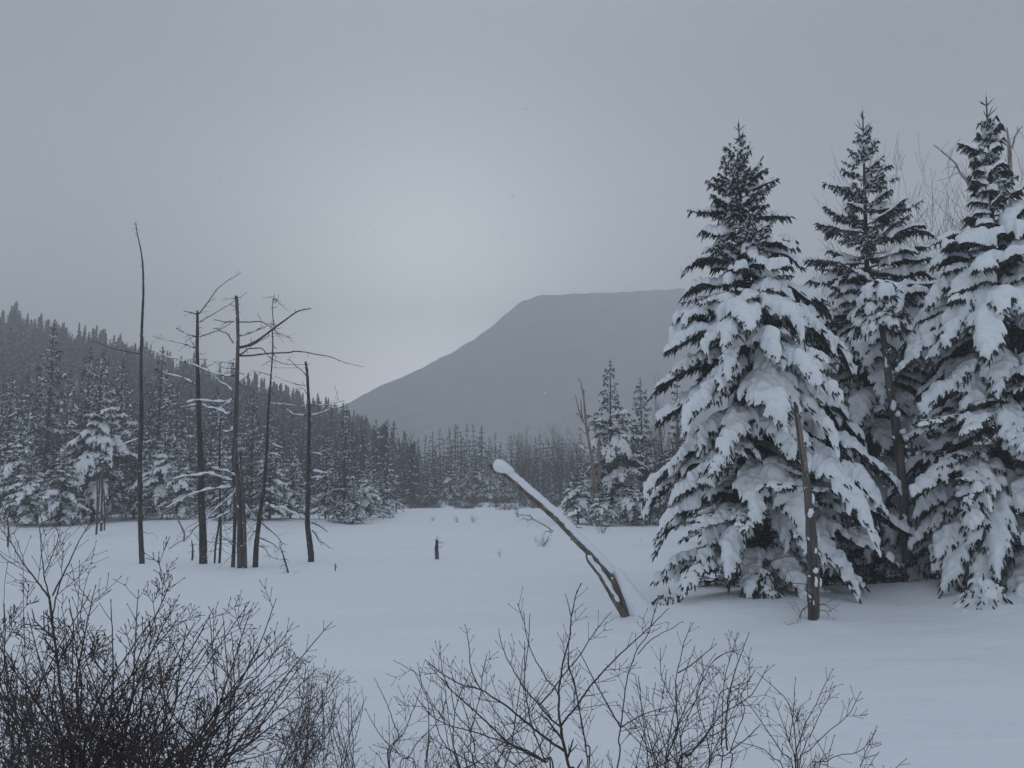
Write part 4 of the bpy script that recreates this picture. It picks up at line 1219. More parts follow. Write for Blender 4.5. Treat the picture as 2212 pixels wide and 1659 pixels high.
# dead trunk with a cap of snow between the big spruces
t = DeadTree('dead_tree', 'dark dead trunk with a lumpy snow cap before the middle big spruce', 1962, 16.2, 51, BARK_GREY)
p, r = t.trunk(ZK, [(575, 1120), (565, 1000), (558, 850), (545, 700), (528, 560), (510, 420), (490, 300), (470, 150), (450, 0), (440, -140), (438, -230)], [24, 24, 24, 24, 23, 22, 20, 17, 15, 14, 14], KK, rough=0.12)
sm = MB(); hd = MB()
def lump_dome(mb, c, R, H, seed, na=56, nr=22, under=.12):
    """a cauliflower like dome of snow"""
    A, Q = np.meshgrid(np.arange(na) * 2 * math.pi / na, np.linspace(0, 1, nr), indexing='ij')
    rg_ = np.random.RandomState(seed)
    cx_, cy_, cr_ = rg_.uniform(-1, 1, 26), rg_.uniform(-1, 1, 26), rg_.uniform(.22, .42, 26)
    X, Y_ = Q * np.cos(A), Q * np.sin(A)
    lum = np.zeros_like(X)
    for a_, b_, r_ in zip(cx_, cy_, cr_):
        lum = np.maximum(lum, np.sqrt(np.clip(r_ * r_ - (X - a_) ** 2 - (Y_ - b_) ** 2, 0, None)) / .42)
    edge = 1 + .12 * np.sin(A * 5 + seed) + .08 * np.sin(A * 9 + 2 * seed)
    zz = H * np.sqrt(np.clip(1 - Q ** 2.2, 0, 1)) * .7 + lum * H * .42 - Q ** 3 * H * .5
    zz[:, -1] -= under
    rr_ = np.where(Q > .97, .90, Q) * R * edge
    V = np.stack([rr_ * np.cos(A), rr_ * np.sin(A), zz], -1).reshape(-1, 3) + c
    i = np.arange(na)[:, None]; j = np.arange(nr - 1)[None]; i2 = (i + 1) % na
    mb.add(V, None, np.stack([i * nr + j, i * nr + j + 1, i2 * nr + j + 1, i2 * nr + j], -1).reshape(-1, 4))
lump_dome(sm, p[-1] + [.03, 0, .02], .40, .26, 4)
tf = spruce(1.05, lambda h, az: .62 * max(.15, 1 - h * .8) ** .5, 77, 1.1, 46, lambda h: 1.0, 1.25, z0=-.15, cover=1.0, trunk_r=.03)
off = p[-1] + np.array([.02, 0, -.72])
hd.merge(tf[1], T=off); sm.merge(tf[2], T=off)
sm.build('snow_cap', SNOW, t.root); hd.build('clinging_sprigs', NEEDLE, t.root, smooth=False)
sm = MB()
for (x, y, w, h, yo) in [(490, 370, 22, 32, -.1), (512, 415, 20, 18, -.12), (540, 510, 26, 14, -.1), (455, 140, 9, 34, -.06), (552, 665, 8, 12, -.13), (550, 975, 14, 20, -.13)]:
    c = t.world(ZK, [(x, y)])[0] + [0, yo, 0]; k = KK * mpp(t.Y)
    pts = [c + [0, 0, -h * k * .9], c + [0, -.01, -h * k * .3], c + [w * k * .2, -.01, h * k * .3], c + [0, 0, h * k * .9]]
    sm = MB(); sm.tube(smooth_path(pts, 3), w * k * .72 * np.array([.3, .75, .85, 1, .9, .98, .75, .8, .5, .2]), 8, 0); sm.build('snow_lump', SNOW, t.root)
t.branch(ZK, [(530, 560), (510, 545), (498, 552)], 9, 5, KK, snow=.6)
t.done()

# pale dead tree and bare trees behind the right big spruce
t = DeadTree('dead_tree', 'pale dead trunk with a long bare limb behind the top of the rightmost big spruce', 2190, 22.0, 52, BARK_PALE)
p, r = t.trunk(ZC, [(1200, 5200), (1190, 3800), (1180, 2400), (1170, 1500), (1165, 830), (1155, 600), (1148, 420), (1132, 290), (1115, 180)], [46, 42, 36, 32, 27, 26, 24, 14, 9], KC)
for pts, a, b, sn, tw in [([(1180, 430), (1215, 290), (1250, 230), (1300, 165)], 12, 7, 0, 1), ([(1240, 250), (1245, 200), (1243, 170)], 5, 4, 0, 0), ([(1165, 1150), (1000, 980), (900, 960), (700, 890), (640, 810), (560, 710), (520, 620), (450, 550), (380, 490), (310, 430), (250, 385)], 22, 6, 0, 4), ([(425, 530), (412, 500), (404, 470)], 4, 3, 0, 0)]:
    t.branch(ZC, pts, a, b, KC, snow=sn, twigs=tw, slope=0.05, tw=0.5)
t.done()
for i, (px, Y, ty, w) in enumerate([(2035, 25, 335, 1.1), (1985, 24, 425, 1.0), (2095, 23.5, 380, 1.2), (2205, 24, 330, 1.1), (2150, 27, 420, 1.3), (1800, 30, 590, 1.2), (2250, 25, 360, 1.2)]):
    b = on_ground(px, Y); H = at(px, ty, Y)[2] - b[2]
    ps = bare_tree_parts(H, 200 + i, 1.25 * w, 6, 1 + (i % 3 == 0), tr=0.07)
    bare_tree('bare_tree', ps, tuple(b), i * 1.3, 'leafless twiggy tree behind the tops of the big spruces on the right', 'leafless trees behind the big spruces')

# ------------------------------------------------------------------ leaning snow capped log
YG = 14.8
lb = on_ground(1362, YG)
log = empty('leaning_log', tuple(lb)); tag(log, 'leaning dead log with a thick cap of snow along its top', 'log')
def lw(pts, y0=0.0, sl=0.0):
    o = []
    for i, (x, y) in enumerate(pts):
        px, py = ZG(x, y); o.append(at(px, py, YG + y0 + sl * (1530 - y) * KG * mpp(YG)))
    return np.array(o) - lb
kg = KG * mpp(YG)
core = smooth_path(lw([(1385, 1600), (1360, 1480), (1310, 1370), (1245, 1240), (1190, 1130), (1110, 1030), (1010, 930), (920, 840), (830, 745), (740, 650), (640, 560), (540, 470), (440, 385), (350, 305), (270, 240), (190, 185), (140, 165)], 0, -0.12), 4)
n = len(core); lr = np.random.RandomState(8)
rr = np.interp(np.linspace(0, 1, n), [0, .12, .3, .6, .85, 1], [46, 40, 34, 29, 24, 17]) * kg * (1 + lr.uniform(-.05, .05, n))
mb = MB(); mb.tube(core, rr * (1 + lr.uniform(-.06, .06, n)), 14, 0)
for i in range(14):       # splinters at the broken upper end
    q = core[-1] + lr.normal(0, .012, 3); d = core[-1] - core[-4]; d /= np.linalg.norm(d)
    mb.tube([core[-3] + lr.normal(0, .015, 3), q, q + d * lr.uniform(.03, .11) + [0, 0, -.02]], [.016, .012, .002], 4, 0)
for (x, y, dx, dy, r0) in [(190, 190, -30, 25, 9), (210, 205, -20, 22, 8), (860, 810, -8, 20, 12)]:
    a = lw([(x, y), (x + dx, y + dy)]); mb.tube([a[0], (a[0] + a[1]) / 2 + [0, -.02, 0], a[1]], np.array([r0, r0 * .8, 3]) * kg, 5, 0)
mb.build('trunk', BARK_LOG, log)
fork = smooth_path(lw([(1370, 1590), (1330, 1500), (1260, 1390), (1190, 1270), (1120, 1150), (1060, 1075), (1010, 1010), (990, 960)], -0.10, -0.14), 4)
nf = len(fork)
mb = MB(); mb.tube(fork, np.interp(np.linspace(0, 1, nf), [0, .4, .8, 1], [34, 24, 17, 8]) * kg * (1 + lr.uniform(-.1, .1, nf)), 9, 0)
mb.build('lower_fork', BARK_LOG, log)
sm = MB()
i0 = int(n * 0.24)
up_ = np.interp(np.linspace(0, 1, n), [0, .25, .5, .9, 1], [62, 60, 52, 46, 44]) * kg
snow_cap(sm, core[i0:], rr[i0:] * 1.0, up_[i0:] + rr[i0:] * 0.1, lr, sides=13, lump=0.035, lift=rr[i0:].mean() * 0.62)
dome = core[-1] + np.array([0.02, 0, 0.0])
dd = (core[-6] - core[-1]) / np.linalg.norm(core[-6] - core[-1])
dp = [core[-1] + dd * (-s + .05) + [0.012, 0, .075] for s in (.045, .02, -.02, -.07, -.13, -.2, -.27, -.34)]
sm.tube(dp, np.array([.05, .085, .108, .118, .114, .098, .08, .05]), 14, 0)
sm.build('snow_cap', SNOW, log)
sm = MB(); jf = int(nf * .25)
snow_cap(sm, fork[jf:-1] + [0.015, 0.0, 0.012], np.full(nf - jf - 1, 24 * kg), np.full(nf - jf - 1, 34 * kg), lr, sides=8, lump=.12)
sm.build('fork_snow', SNOW, log)
# bank of snow packed against the foot of the log
sm = MB()
ridge = smooth_path(lw([(1265, 1075), (1270, 1120), (1300, 1190), (1345, 1270), (1400, 1360), (1460, 1450), (1530, 1560), (1600, 1660)], 0.05), 4)
nr = len(ridge)
wid = np.interp(np.linspace(0, 1, nr), [0, .08, .2, .5, .8, 1], [22, 46, 62, 92, 125, 140]) * kg
sm.tube(ridge, wid * (1 + lr.uniform(-.05, .05, nr)), 18, 0)
sm.build('snow_bank', SNOW, log)

# ------------------------------------------------------------------ snow buried saplings under the big spruces
def buried(px, Y, top_py, wpx, label, seed, sc_need=1.0):
    rng = np.random.RandomState(seed)
    b = on_ground(px, Y); H = at(px, top_py, Y)[2] - b[2]; Wd = wpx * mpp(Y) / 2
    root = empty('snow_buried_sapling', tuple(b)); tag(root, label, 'sapling', None)
    na, nz_ = 64, 34
    A, Zz = np.meshgrid(np.arange(na) * 2 * math.pi / na, np.linspace(0, 1, nz_), indexing='ij')
    prof = Wd * (1.05 - Zz) ** 0.55 * (1 + 0.12 * np.sin(A * 3 + Zz * 6 + seed) + 0.09 * np.sin(A * 7 - Zz * 13 + seed) + 0.05 * np.sin(A * 13 + Zz * 21))
    prof[:, -1] = 0.01
    skirt = smooth01((0.25 - Zz) / 0.25) * Wd * 0.22
    V = np.stack([(prof + skirt) * np.cos(A), (prof + skirt) * np.sin(A) * 0.9, Zz * (H + .15) - 0.30 + 0.03 * np.sin(A * 5 + Zz * 9)], -1).reshape(-1, 3)
    i = np.arange(na)[:, None]; j = np.arange(nz_ - 1)[None]; i2 = (i + 1) % na
    V += 0.035 * np.sin(V * 14 + seed)[:, [1, 2, 0]] + 0.02 * np.sin(V * 31 + seed)[:, [2, 0, 1]]
    mb = MB(); mb.add(V, None, np.stack([i * nz_ + j, i2 * nz_ + j, i2 * nz_ + j + 1, i * nz_ + j + 1], -1).reshape(-1, 4))
    mb.build('snow_shell', SNOW, root)
    nd = MB(); p0 = []; p1 = []
    for k in range(int(300 * sc_need)):
        a = rng.uniform(0, 6.28); z = rng.uniform(0.0, 0.9); q = Wd * (1.05 - z) ** .55 * 0.93
        c = np.array([q * math.cos(a), q * .9 * math.sin(a), z * H - .12])
        p0.append(c); p1.append(c + np.array([math.cos(a) * .7, math.sin(a) * .7, -.8]) * rng.uniform(.04, .13) + rng.normal(0, .03, 3))
    nd.spindles(p0, p1, .012, .018); nd.build('sprigs', NEEDLE, root, smooth=False)
    wd = MB(); wd.tube([(0, 0, -.3), (0.01, 0, H * .5), (0, 0, H * .96)], [.03, .02, .008], 6); wd.build('stem', BARK_SPRUCE, root)
buried(1643, 15.1, 1215, 78, 'rounded sapling buried in snow at the foot of the leftmost big spruce', 3)
buried(1712, 16.6, 1155, 92, 'tall smooth snow smothered sapling between the leftmost big spruce and the split dead trunk', 5, .35)
buried(1440, 15.3, 1268, 90, 'low snow covered bush right beside the foot of the leaning log', 7, .3)
buried(1990, 16.6, 1240, 120, 'low snow heaped sapling left of the rightmost big spruce', 8, .6)
buried(2110, 14.2, 1235, 120, 'snow heaped sapling under the rightmost big spruce', 9, .35)

# ------------------------------------------------------------------ bare shrubs
class Shrub:
    def __init__(s, label, base_px, Y, seed, name='bare_shrub', group=None, mat=None):
        s.Y = Y; s.rng = np.random.RandomState(seed)
        s.base = on_ground(base_px, Y)
        s.root = empty(name, tuple(s.base)); tag(s.root, label, 'shrub', group)
        s.mat = mat or TWIG
    def side(s, p, d, ln, r, depth, up=0.25):
        rng = s.rng
        n = 3 + int(ln > 0.15)
        pts = [p]; dd = d / np.linalg.norm(d)
        for i in range(n):
            dd = dd + rng.normal(0, 0.055, 3) + [0, 0, up * 0.22]
            dd /= np.linalg.norm(dd)
            pts.append(pts[-1] + dd * ln / n)
        rr = np.linspace(r, max(0.0013, r * 0.6), n + 1)
        s.tw.tube(pts, rr, 4 if r > .003 else 3, 0, cap=False)
        # bud
        e = pts[-1]
        s.tw.spindles([e - dd * 0.004], [e + dd * 0.016], 0.0016, 0.0026)
        if depth > 0:
            for i in range(1, n + 1):
                if rng.rand() < 0.62:
                    ax = np.cross(dd, rng.normal(0, 1, 3) * [.5, 1, .5]); ax /= np.linalg.norm(ax) + 1e-9
                    for sg in ((1, -1) if rng.rand() < .7 else (1,)):
                        a = rng.uniform(.45, .8)
                        s.side(pts[i], dd * math.cos(a) + sg * ax * math.sin(a), ln * rng.uniform(.3, .6), max(.0016, r * .7), depth - 1, up)
    def stem(s, z, pts, r0, r1, k=None, y0=0.0, slope=None, dens=1.0, tl=0.22, depth=1, root=True, flat=0.5):
        """stem traced in the picture; r in metres"""
        rng = s.rng
        slope = rng.uniform(-0.35, 0.35) if slope is None else slope
        o = []; dist = 0; a0 = None
        for x, y in pts:
            px, py = z(x, y)
            if a0: dist += math.hypot(px - a0[0], py - a0[1]) * mpp(s.Y)
            a0 = (px, py)
            o.append(at(px, py, s.Y + y0 + slope * dist) - s.base)
        if root and o[0][2] > 0:
            o = [np.array([o[0][0] * 0.25, (o[0][1]) * 0.4, -0.15])] + o if o[0][2] > 0.25 else [np.array([o[0][0], o[0][1], -0.15])] + o
        p = smooth_path(o, 5)
        p[2:] += rng.normal(0, 0.0012, p[2:].shape)
        s.st = s.tw = MB()
        L_ = np.concatenate([[0], np.cumsum(np.linalg.norm(np.diff(p, axis=0), axis=1))])
        if r0 > .006: r0 *= .78
        rr = np.interp(L_ / L_[-1], [0, 1], [r0, r1]) ; rr[-1] *= .7
        s.st.tube(p, rr, 6 if r0 > .006 else 4, 0, cap=False)
        d = p[-1] - p[-2]; d /= np.linalg.norm(d)
        s.st.spindles([p[-1] - d * .004], [p[-1] + d * .02], r1 * .9, max(r1 * 1.1, .003))
        q = rng.uniform(0.25, 0.4) * L_[-1] if root else 0.12
        while q < L_[-1] - 0.03:
            j = np.searchsorted(L_, q) - 1
            f = (q - L_[j]) / (L_[j + 1] - L_[j])
            c = p[j] * (1 - f) + p[j + 1] * f
            t = p[j + 1] - p[j]; t /= np.linalg.norm(t)
            ax = np.cross(t, np.array([rng.normal(0, flat), 1.0, rng.normal(0, flat)])); ax /= np.linalg.norm(ax)
            fr = q / L_[-1]
            for sg in ((1, -1) if rng.rand() < .55 else (rng.choice([1, -1]),)):
                if rng.rand() > dens: continue
                a = rng.uniform(.5, .85)
                ln = tl * rng.uniform(.35, 1.25) * (1.15 - 0.6 * fr)
                s.side(c, t * math.cos(a) + sg * ax * math.sin(a), ln, max(.0018, np.interp(fr, [0, 1], [r0 * .4, r1 * .85])), depth if ln > .1 else 0)
            q += rng.uniform(.06, .13)
        s.st.build('stem', s.mat, s.root)
        return p
    def done(s):
        pass

SA, SKA = zoomer(1300, 2050, 800, 1935)
SB_, SKB = zoomer(2000, 2050, 1200, 2212)
SCc, SKC = zoomer(0, 1850, 700, 1311)
SD, SKD = zoomer(600, 2000, 800, 1803)

# centre shrub (tallest twigs in the middle of the picture)
YS = 4.9
h = Shrub('open branching leafless shrub at the bottom centre, reaching up before the leaning log', 1190, YS, 1)
h.stem(SA, [(1800, 1800), (1760, 1659), (1725, 1500), (1700, 1400), (1690, 1305)], .0115, .0085, slope=0, dens=.5)
h.stem(SA, [(1690, 1305), (1670, 1200), (1672, 1080), (1670, 980), (1685, 900), (1700, 780), (1725, 680), (1745, 600), (1765, 540), (1772, 440), (1778, 360), (1800, 260), (1820, 160), (1857, 84)], .009, .0022, slope=.1, root=False, dens=.7, tl=.16)
h.stem(SA, [(1778, 360), (1760, 280), (1738, 184)], .003, .002, root=False, dens=.1)
h.stem(SA, [(1690, 1300), (1740, 1225), (1830, 1120), (1930, 970), (2060, 820), (2200, 680), (2330, 560), (2470, 430), (2600, 300)], .0082, .0022, slope=-.05, root=False, dens=.85, tl=.2)
h.stem(SA, [(1690, 1305), (1610, 1245), (1500, 1120), (1400, 1000), (1330, 900), (1260, 780), (1215, 695), (1170, 560), (1154, 480)], .007, .002, slope=.1, root=False, dens=.7, tl=.16)
h.stem(SA, [(1610, 1245), (1560, 1160), (1470, 1060)], .004, .003, root=False, dens=.2)
h.stem(SA, [(1500, 1120), (1600, 1010), (1680, 900), (1760, 800), (1850, 690), (1935, 555), (2010, 450), (2110, 330)], .005, .002, root=False, dens=.6, tl=.14)
h.stem(SA, [(1730, 1520), (1640, 1460), (1530, 1380), (1440, 1310), (1330, 1215), (1210, 1120), (1080, 1035), (1000, 985), (850, 945), (740, 890), (640, 830), (535, 740)], .010, .0022, slope=-.15, root=False, dens=.9, tl=.2)
h.stem(SA, [(1000, 985), (950, 900), (905, 770), (903, 670), (890, 560), (868, 440)], .004, .0018, root=False, dens=.5, tl=.1)
h.stem(SA, [(1600, 1700), (1560, 1610), (1500, 1460), (1440, 1300), (1400, 1110), (1378, 960), (1376, 780), (1378, 592)], .010, .0025, slope=.1, dens=.8, tl=.15)
h.stem(SA, [(1378, 820), (1410, 590), (1420, 355)], .003, .002, root=False, dens=.1)
h.stem(SA, [(1630, 1720), (1530, 1590), (1400, 1510), (1270, 1460), (1090, 1400), (930, 1345), (760, 1300), (620, 1240), (540, 1170), (430, 1030)], .010, .0022, slope=-.2, dens=.8, tl=.2)
h.stem(SA, [(1560, 1610), (1400, 1530), (1240, 1440), (1130, 1340), (1000, 1220), (880, 1110), (760, 1000), (640, 870), (560, 780)], .009, .0022, slope=.15, root=False, dens=.85, tl=.2)
h.stem(SA, [(1680, 1060), (1640, 970), (1570, 900), (1500, 780), (1465, 720), (1410, 590), (1380, 450), (1373, 350)], .004, .0018, root=False, dens=.5, tl=.1)
h.stem(SA, [(1930, 1659), (1900, 1450), (1870, 1300), (1840, 1100), (1790, 890), (1750, 780), (1760, 680)], .008, .003, slope=.1, dens=.7, tl=.16)
h.stem(SB_, [(165, 1300), (165, 1180), (140, 990), (110, 850), (85, 700), (50, 600), (45, 470), (60, 380), (62, 280), (90, 150), (122, 66)], .007, .002, dens=.5, tl=.13, y0=.15)
h.stem(SB_, [(360, 1300), (375, 1080), (390, 1000), (410, 830), (430, 680), (470, 560), (500, 480), (560, 400), (600, 280), (630, 180)], .009, .002, dens=.6, tl=.16, y0=-.1)
h.stem(SB_, [(390, 1000), (330, 900), (270, 790), (215, 690), (150, 560), (120, 500)], .005, .0022, root=False, dens=.5, tl=.15)
h.stem(SB_, [(500, 520), (570, 440), (640, 390), (720, 350), (785, 308)], .003, .0018, root=False, dens=.4, tl=.1)
h.stem(SB_, [(390, 1000), (500, 930), (600, 890), (720, 860)], .004, .0018, root=False, dens=.6, tl=.15)
h.stem(SA, [(820, 1659), (720, 1500), (640, 1370), (600, 1220), (560, 1080), (490, 930), (460, 770)], .007, .002, y0=.3, dens=.8, tl=.18)
h.stem(SA, [(890, 1700), (905, 1500), (920, 1330), (960, 1170), (1000, 1000), (1010, 880), (1045, 695)], .008, .002, y0=.2, dens=.8, tl=.18)
h.stem(SA, [(960, 1700), (950, 1500), (900, 1330), (780, 1180), (740, 1000), (690, 900), (660, 780), (644, 585)], .006, .002, y0=.35, dens=.7, tl=.15)
h.stem(SA, [(830, 1659), (760, 1420), (765, 1300), (780, 1150), (830, 1000), (905, 850)], .007, .0022, y0=-.1, dens=.8, tl=.16)
h.done()
h = Shrub('low twiggy shrub left of the open branching centre shrub', 905, 5.6, 2)
h.stem(SA, [(215, 1700), (205, 1500), (330, 1360), (400, 1200), (450, 1070), (490, 950)], .008, .002, dens=.8)
h.stem(SA, [(440, 1680), (330, 1570), (190, 1440), (110, 1340), (15, 1170)], .007, .002, dens=.8)
h.stem(SA, [(215, 1640), (290, 1400), (250, 1280), (200, 1130), (130, 980), (92, 895)], .006, .002, dens=.5, tl=.15)
h.stem(SA, [(520, 1680), (545, 1450), (550, 1260), (545, 1100), (490, 960), (430, 840), (370, 800), (262, 740)], .006, .0018, dens=.5, tl=.15)
h.stem(SA, [(300, 1700), (380, 1560), (460, 1430), (560, 1340), (640, 1230), (690, 1100), (690, 1000), (600, 910)], .005, .0018, dens=.5, tl=.15)
h.stem(SA, [(215, 1680), (210, 1450), (208, 1220)], .004, .002, dens=.4, tl=.12)
h.stem(SA, [(520, 1660), (530, 1520), (572, 1400)], .004, .0022, dens=.6, tl=.14)
for i in range(9):
    x = h.rng.uniform(150, 950); h.stem(SA, [(x, 1720), (x + h.rng.uniform(-40, 60), 1600), (x + h.rng.uniform(-60, 110), h.rng.uniform(1330, 1500))], .004, .0018, dens=.7, tl=.13, y0=h.rng.uniform(-.3, .4))
h.done()
# right of centre
h = Shrub('upright leafless shrub with many parallel stems right of the centre shrub', 1410, 5.0, 3)
for pts, a, b in [([(700, 1320), (700, 1180), (760, 1030), (755, 850), (750, 690), (780, 560), (810, 430), (860, 320)], .010, .002), ([(760, 1300), (840, 1180), (930, 1080), (1040, 930), (1150, 850), (1250, 780), (1350, 605)], .010, .0022),
                  ([(1090, 1150), (1080, 1050), (1085, 900), (1110, 740), (1150, 600), (1190, 490), (1228, 385)], .007, .002), ([(950, 1300), (1080, 1180), (1180, 1100), (1290, 1000)], .007, .003),
                  ([(640, 1300), (560, 1120), (470, 970), (390, 860)], .006, .0025), ([(790, 1300), (780, 1100), (820, 960), (880, 820), (920, 700), (1000, 560), (1080, 510), (1158, 492)], .008, .002),
                  ([(690, 1300), (680, 1130), (640, 980), (610, 880), (600, 800), (620, 720)], .005, .002), ([(960, 1300), (960, 1100), (940, 1000), (900, 900), (890, 760), (930, 660), (920, 550)], .006, .002),
                  ([(780, 1300), (790, 1150), (750, 880), (700, 760), (655, 650), (650, 490)], .006, .002), ([(760, 1300), (740, 1080), (800, 900), (880, 740), (940, 620), (1005, 520)], .006, .002),
                  ([(1100, 1300), (1110, 1150), (1200, 900), (1180, 800), (1260, 640)], .006, .002), ([(1040, 1300), (1050, 1100), (1060, 820), (1080, 650), (1120, 500), (1160, 390)], .007, .002),
                  ([(760, 1290), (850, 1170), (990, 980), (1030, 830), (1060, 760), (1225, 700)], .006, .002), ([(765, 640), (850, 590), (920, 530), (1010, 458)], .004, .002)]:
    h.stem(SB_, pts, a, b, y0=h.rng.uniform(-.35, .35), dens=.75, tl=.17, root=pts[0][1] > 1200)
h.done()
h = Shrub('small leafless shrub farthest right along the bottom of the picture', 1690, 5.3, 4)
for pts, a, b in [([(1540, 1330), (1535, 1200), (1560, 1100), (1600, 980), (1660, 870), (1720, 740), (1780, 622)], .008, .002), ([(1540, 1300), (1540, 1130), (1520, 950), (1480, 820), (1380, 720), (1295, 645)], .006, .002),
                  ([(1550, 1300), (1640, 1140), (1760, 1020), (1880, 920), (1960, 775)], .007, .002), ([(1530, 1320), (1440, 1150), (1340, 1000), (1250, 870), (1120, 720)], .006, .002),
                  ([(1545, 1300), (1570, 1120), (1550, 960), (1500, 860)], .005, .002), ([(1560, 1320), (1600, 1120), (1650, 1020), (1700, 900), (1780, 760)], .006, .002),
                  ([(1470, 1340), (1390, 1200), (1300, 1130), (1180, 1100)], .005, .002), ([(1540, 1290), (1490, 1080), (1440, 930), (1400, 820)], .005, .002), ([(1555, 1310), (1500, 1100), (1520, 940), (1535, 685)], .005, .002)]:
    h.stem(SB_, pts, a, b, y0=h.rng.uniform(-.3, .3), dens=.65, tl=.17)
h.done()
h = Shrub('sparse low shrub at the bottom right with long thin twigs', 1800, 5.2, 5)
for pts, a, b in [([(1700, 1340), (1750, 1220), (1830, 1180), (1950, 1160), (2030, 1080), (2068, 1000)], .005, .002), ([(1960, 1340), (1970, 1240), (2010, 1130), (2060, 1030)], .004, .002), ([(1760, 1340), (1740, 1200), (1660, 1060)], .004, .002), ([(1980, 1340), (2030, 1240), (2075, 1170)], .004, .002), ([(2140, 1340), (2180, 1280), (2260, 1210)], .003, .002), ([(1640, 1330), (1700, 1220), (1760, 1150), (1790, 1060)], .004, .002)]:
    h.stem(SB_, pts, a, b, y0=h.rng.uniform(-.3, .3), dens=.6, tl=.16)
h.done()

# the thick clump at the bottom left: several shrubs
def clump(label, base_px, Y, seed, tipl, thick=.010, dens=.9, tl=.24, z=None, rootspread=70, extra=0, ext_top=(1330, 1560), depth=2, xr=None):
    h = Shrub(label, base_px, Y, seed)
    rng = h.rng
    all_t = list(tipl)
    for i in range(extra):
        lo, hi = xr or (base_px - 220, base_px + 260)
        all_t.append((rng.uniform(lo, hi), rng.uniform(*ext_top)))
    for tx, ty in all_t:
        bx = base_px + rng.uniform(-1, 1) * rootspread
        by = 1700
        m = rng.uniform(.25, .5); bow = rng.uniform(-.10, .10)
        mx, my = bx + (tx - bx) * m + bow * (ty - by), by + (ty - by) * (m + rng.uniform(0.02, .12))
        m2 = rng.uniform(.65, .8)
        nx, ny = bx + (tx - bx) * (m2 - .04) + bow * .6 * (ty - by), by + (ty - by) * m2
        big = rng.uniform(.5, 1.0)
        h.stem(IDN, [(bx, by), (mx, my), (nx, ny), (tx, ty)], thick * big, .0022, y0=rng.uniform(-.4, .4), dens=dens, tl=tl, depth=depth if rng.rand() < .42 else 1)
    h.done()
clump('dense dark leafless shrub at the bottom left corner of the picture', 60, 4.0, 11, [(10, 1310), (60, 1330), (150, 1300), (191, 1290), (120, 1380), (-30, 1350), (20, 1420)], extra=17, ext_top=(1330, 1600), thick=.013, rootspread=110, xr=(-120, 260))
clump('dense dark leafless shrub second from the left along the bottom, spreading up to the right', 255, 4.2, 12, [(371, 1251), (385, 1290), (298, 1280), (418, 1349), (350, 1310), (240, 1300), (205, 1270), (330, 1360), (440, 1400), (160, 1340)], extra=21, ext_top=(1310, 1600), thick=.016, rootspread=100, xr=(80, 500))
clump('leafless shrub with long budded shoots fanning up to the right, left of the bottom centre', 400, 4.4, 13, [(536, 1304), (595, 1298), (714, 1346), (655, 1428), (482, 1333), (453, 1333), (541, 1318), (630, 1350), (607, 1368), (500, 1370), (560, 1400), (626, 1376)], extra=20, ext_top=(1400, 1620), thick=.015, rootspread=80, dens=.75, tl=.2, xr=(330, 700))
clump('fine grey twiggy shrub on a snow hummock near the bottom left clump', 640, 6.0, 14, [(742, 1449), (716, 1452), (677, 1442), (660, 1440), (690, 1480)], extra=14, ext_top=(1450, 1600), thick=.007, rootspread=60, dens=1.0, tl=.18, xr=(560, 760))
clump('small thin shrub between the hummock shrub and the low twiggy shrub', 745, 6.3, 15, [(754, 1490), (757, 1510), (790, 1510), (728, 1485), (765, 1540)], extra=5, ext_top=(1500, 1620), thick=.005, rootspread=30, dens=.8, tl=.14, depth=1, xr=(700, 800))
clump('airy shrub of fine straight twigs low in the bottom centre', 1075, 5.4, 21, [(1010, 1450), (1130, 1420), (1180, 1470), (960, 1480), (1250, 1500)], extra=12, ext_top=(1470, 1610), thick=.006, rootspread=110, dens=.55, tl=.15, depth=1, xr=(900, 1300))
clump('airy shrub of fine straight twigs beside the upright many stemmed shrub', 1450, 5.6, 22, [(1500, 1400), (1560, 1440), (1380, 1470), (1600, 1500), (1440, 1450)], extra=12, ext_top=(1460, 1600), thick=.006, rootspread=90, dens=.55, tl=.15, depth=1, xr=(1310, 1640))
# thin pale sapling above the corner clump
h = Shrub('slender forked sapling rising above the dense shrubs near the left edge', 150, 5.0, 16, 'bare_sapling', mat=TWIG_GREY)
h.stem(SCc, [(480, 1700), (440, 1350), (400, 1100), (370, 850), (345, 650), (330, 525)], .012, .008, slope=0, dens=.5)
for pts, a, b in [([(330, 525), (250, 420), (140, 270), (70, 150), (0, 60)], .006, .002), ([(330, 525), (300, 400), (280, 260), (270, 130), (262, 60)], .005, .002), ([(350, 510), (400, 410), (470, 270), (530, 140), (590, 40), (625, 10)], .006, .002),
                  ([(300, 360), (350, 240), (385, 140), (400, 80)], .0035, .0018), ([(350, 640), (380, 500), (410, 400)], .005, .004)]:
    h.stem(SCc, pts, a, b, root=False, dens=.8, tl=.26, slope=h.rng.uniform(-.3, .3))
h.stem(SCc, [(520, 1200), (515, 900), (518, 620), (528, 450), (530, 290)], .005, .0018, dens=.35, tl=.1, y0=.2)
h.stem(SCc, [(530, 700), (560, 480), (590, 370), (598, 330), (630, 320)], .003, .0016, root=False, dens=.4, tl=.1, y0=.2)
h.stem(SCc, [(0, 1300), (20, 800), (30, 450), (50, 300)], .004, .0018, dens=.3, tl=.1, y0=.1)
h.stem(SCc, [(180, 1300), (165, 900), (155, 400), (150, 250)], .005, .0018, dens=.5, tl=.2, y0=.3)
h.done()

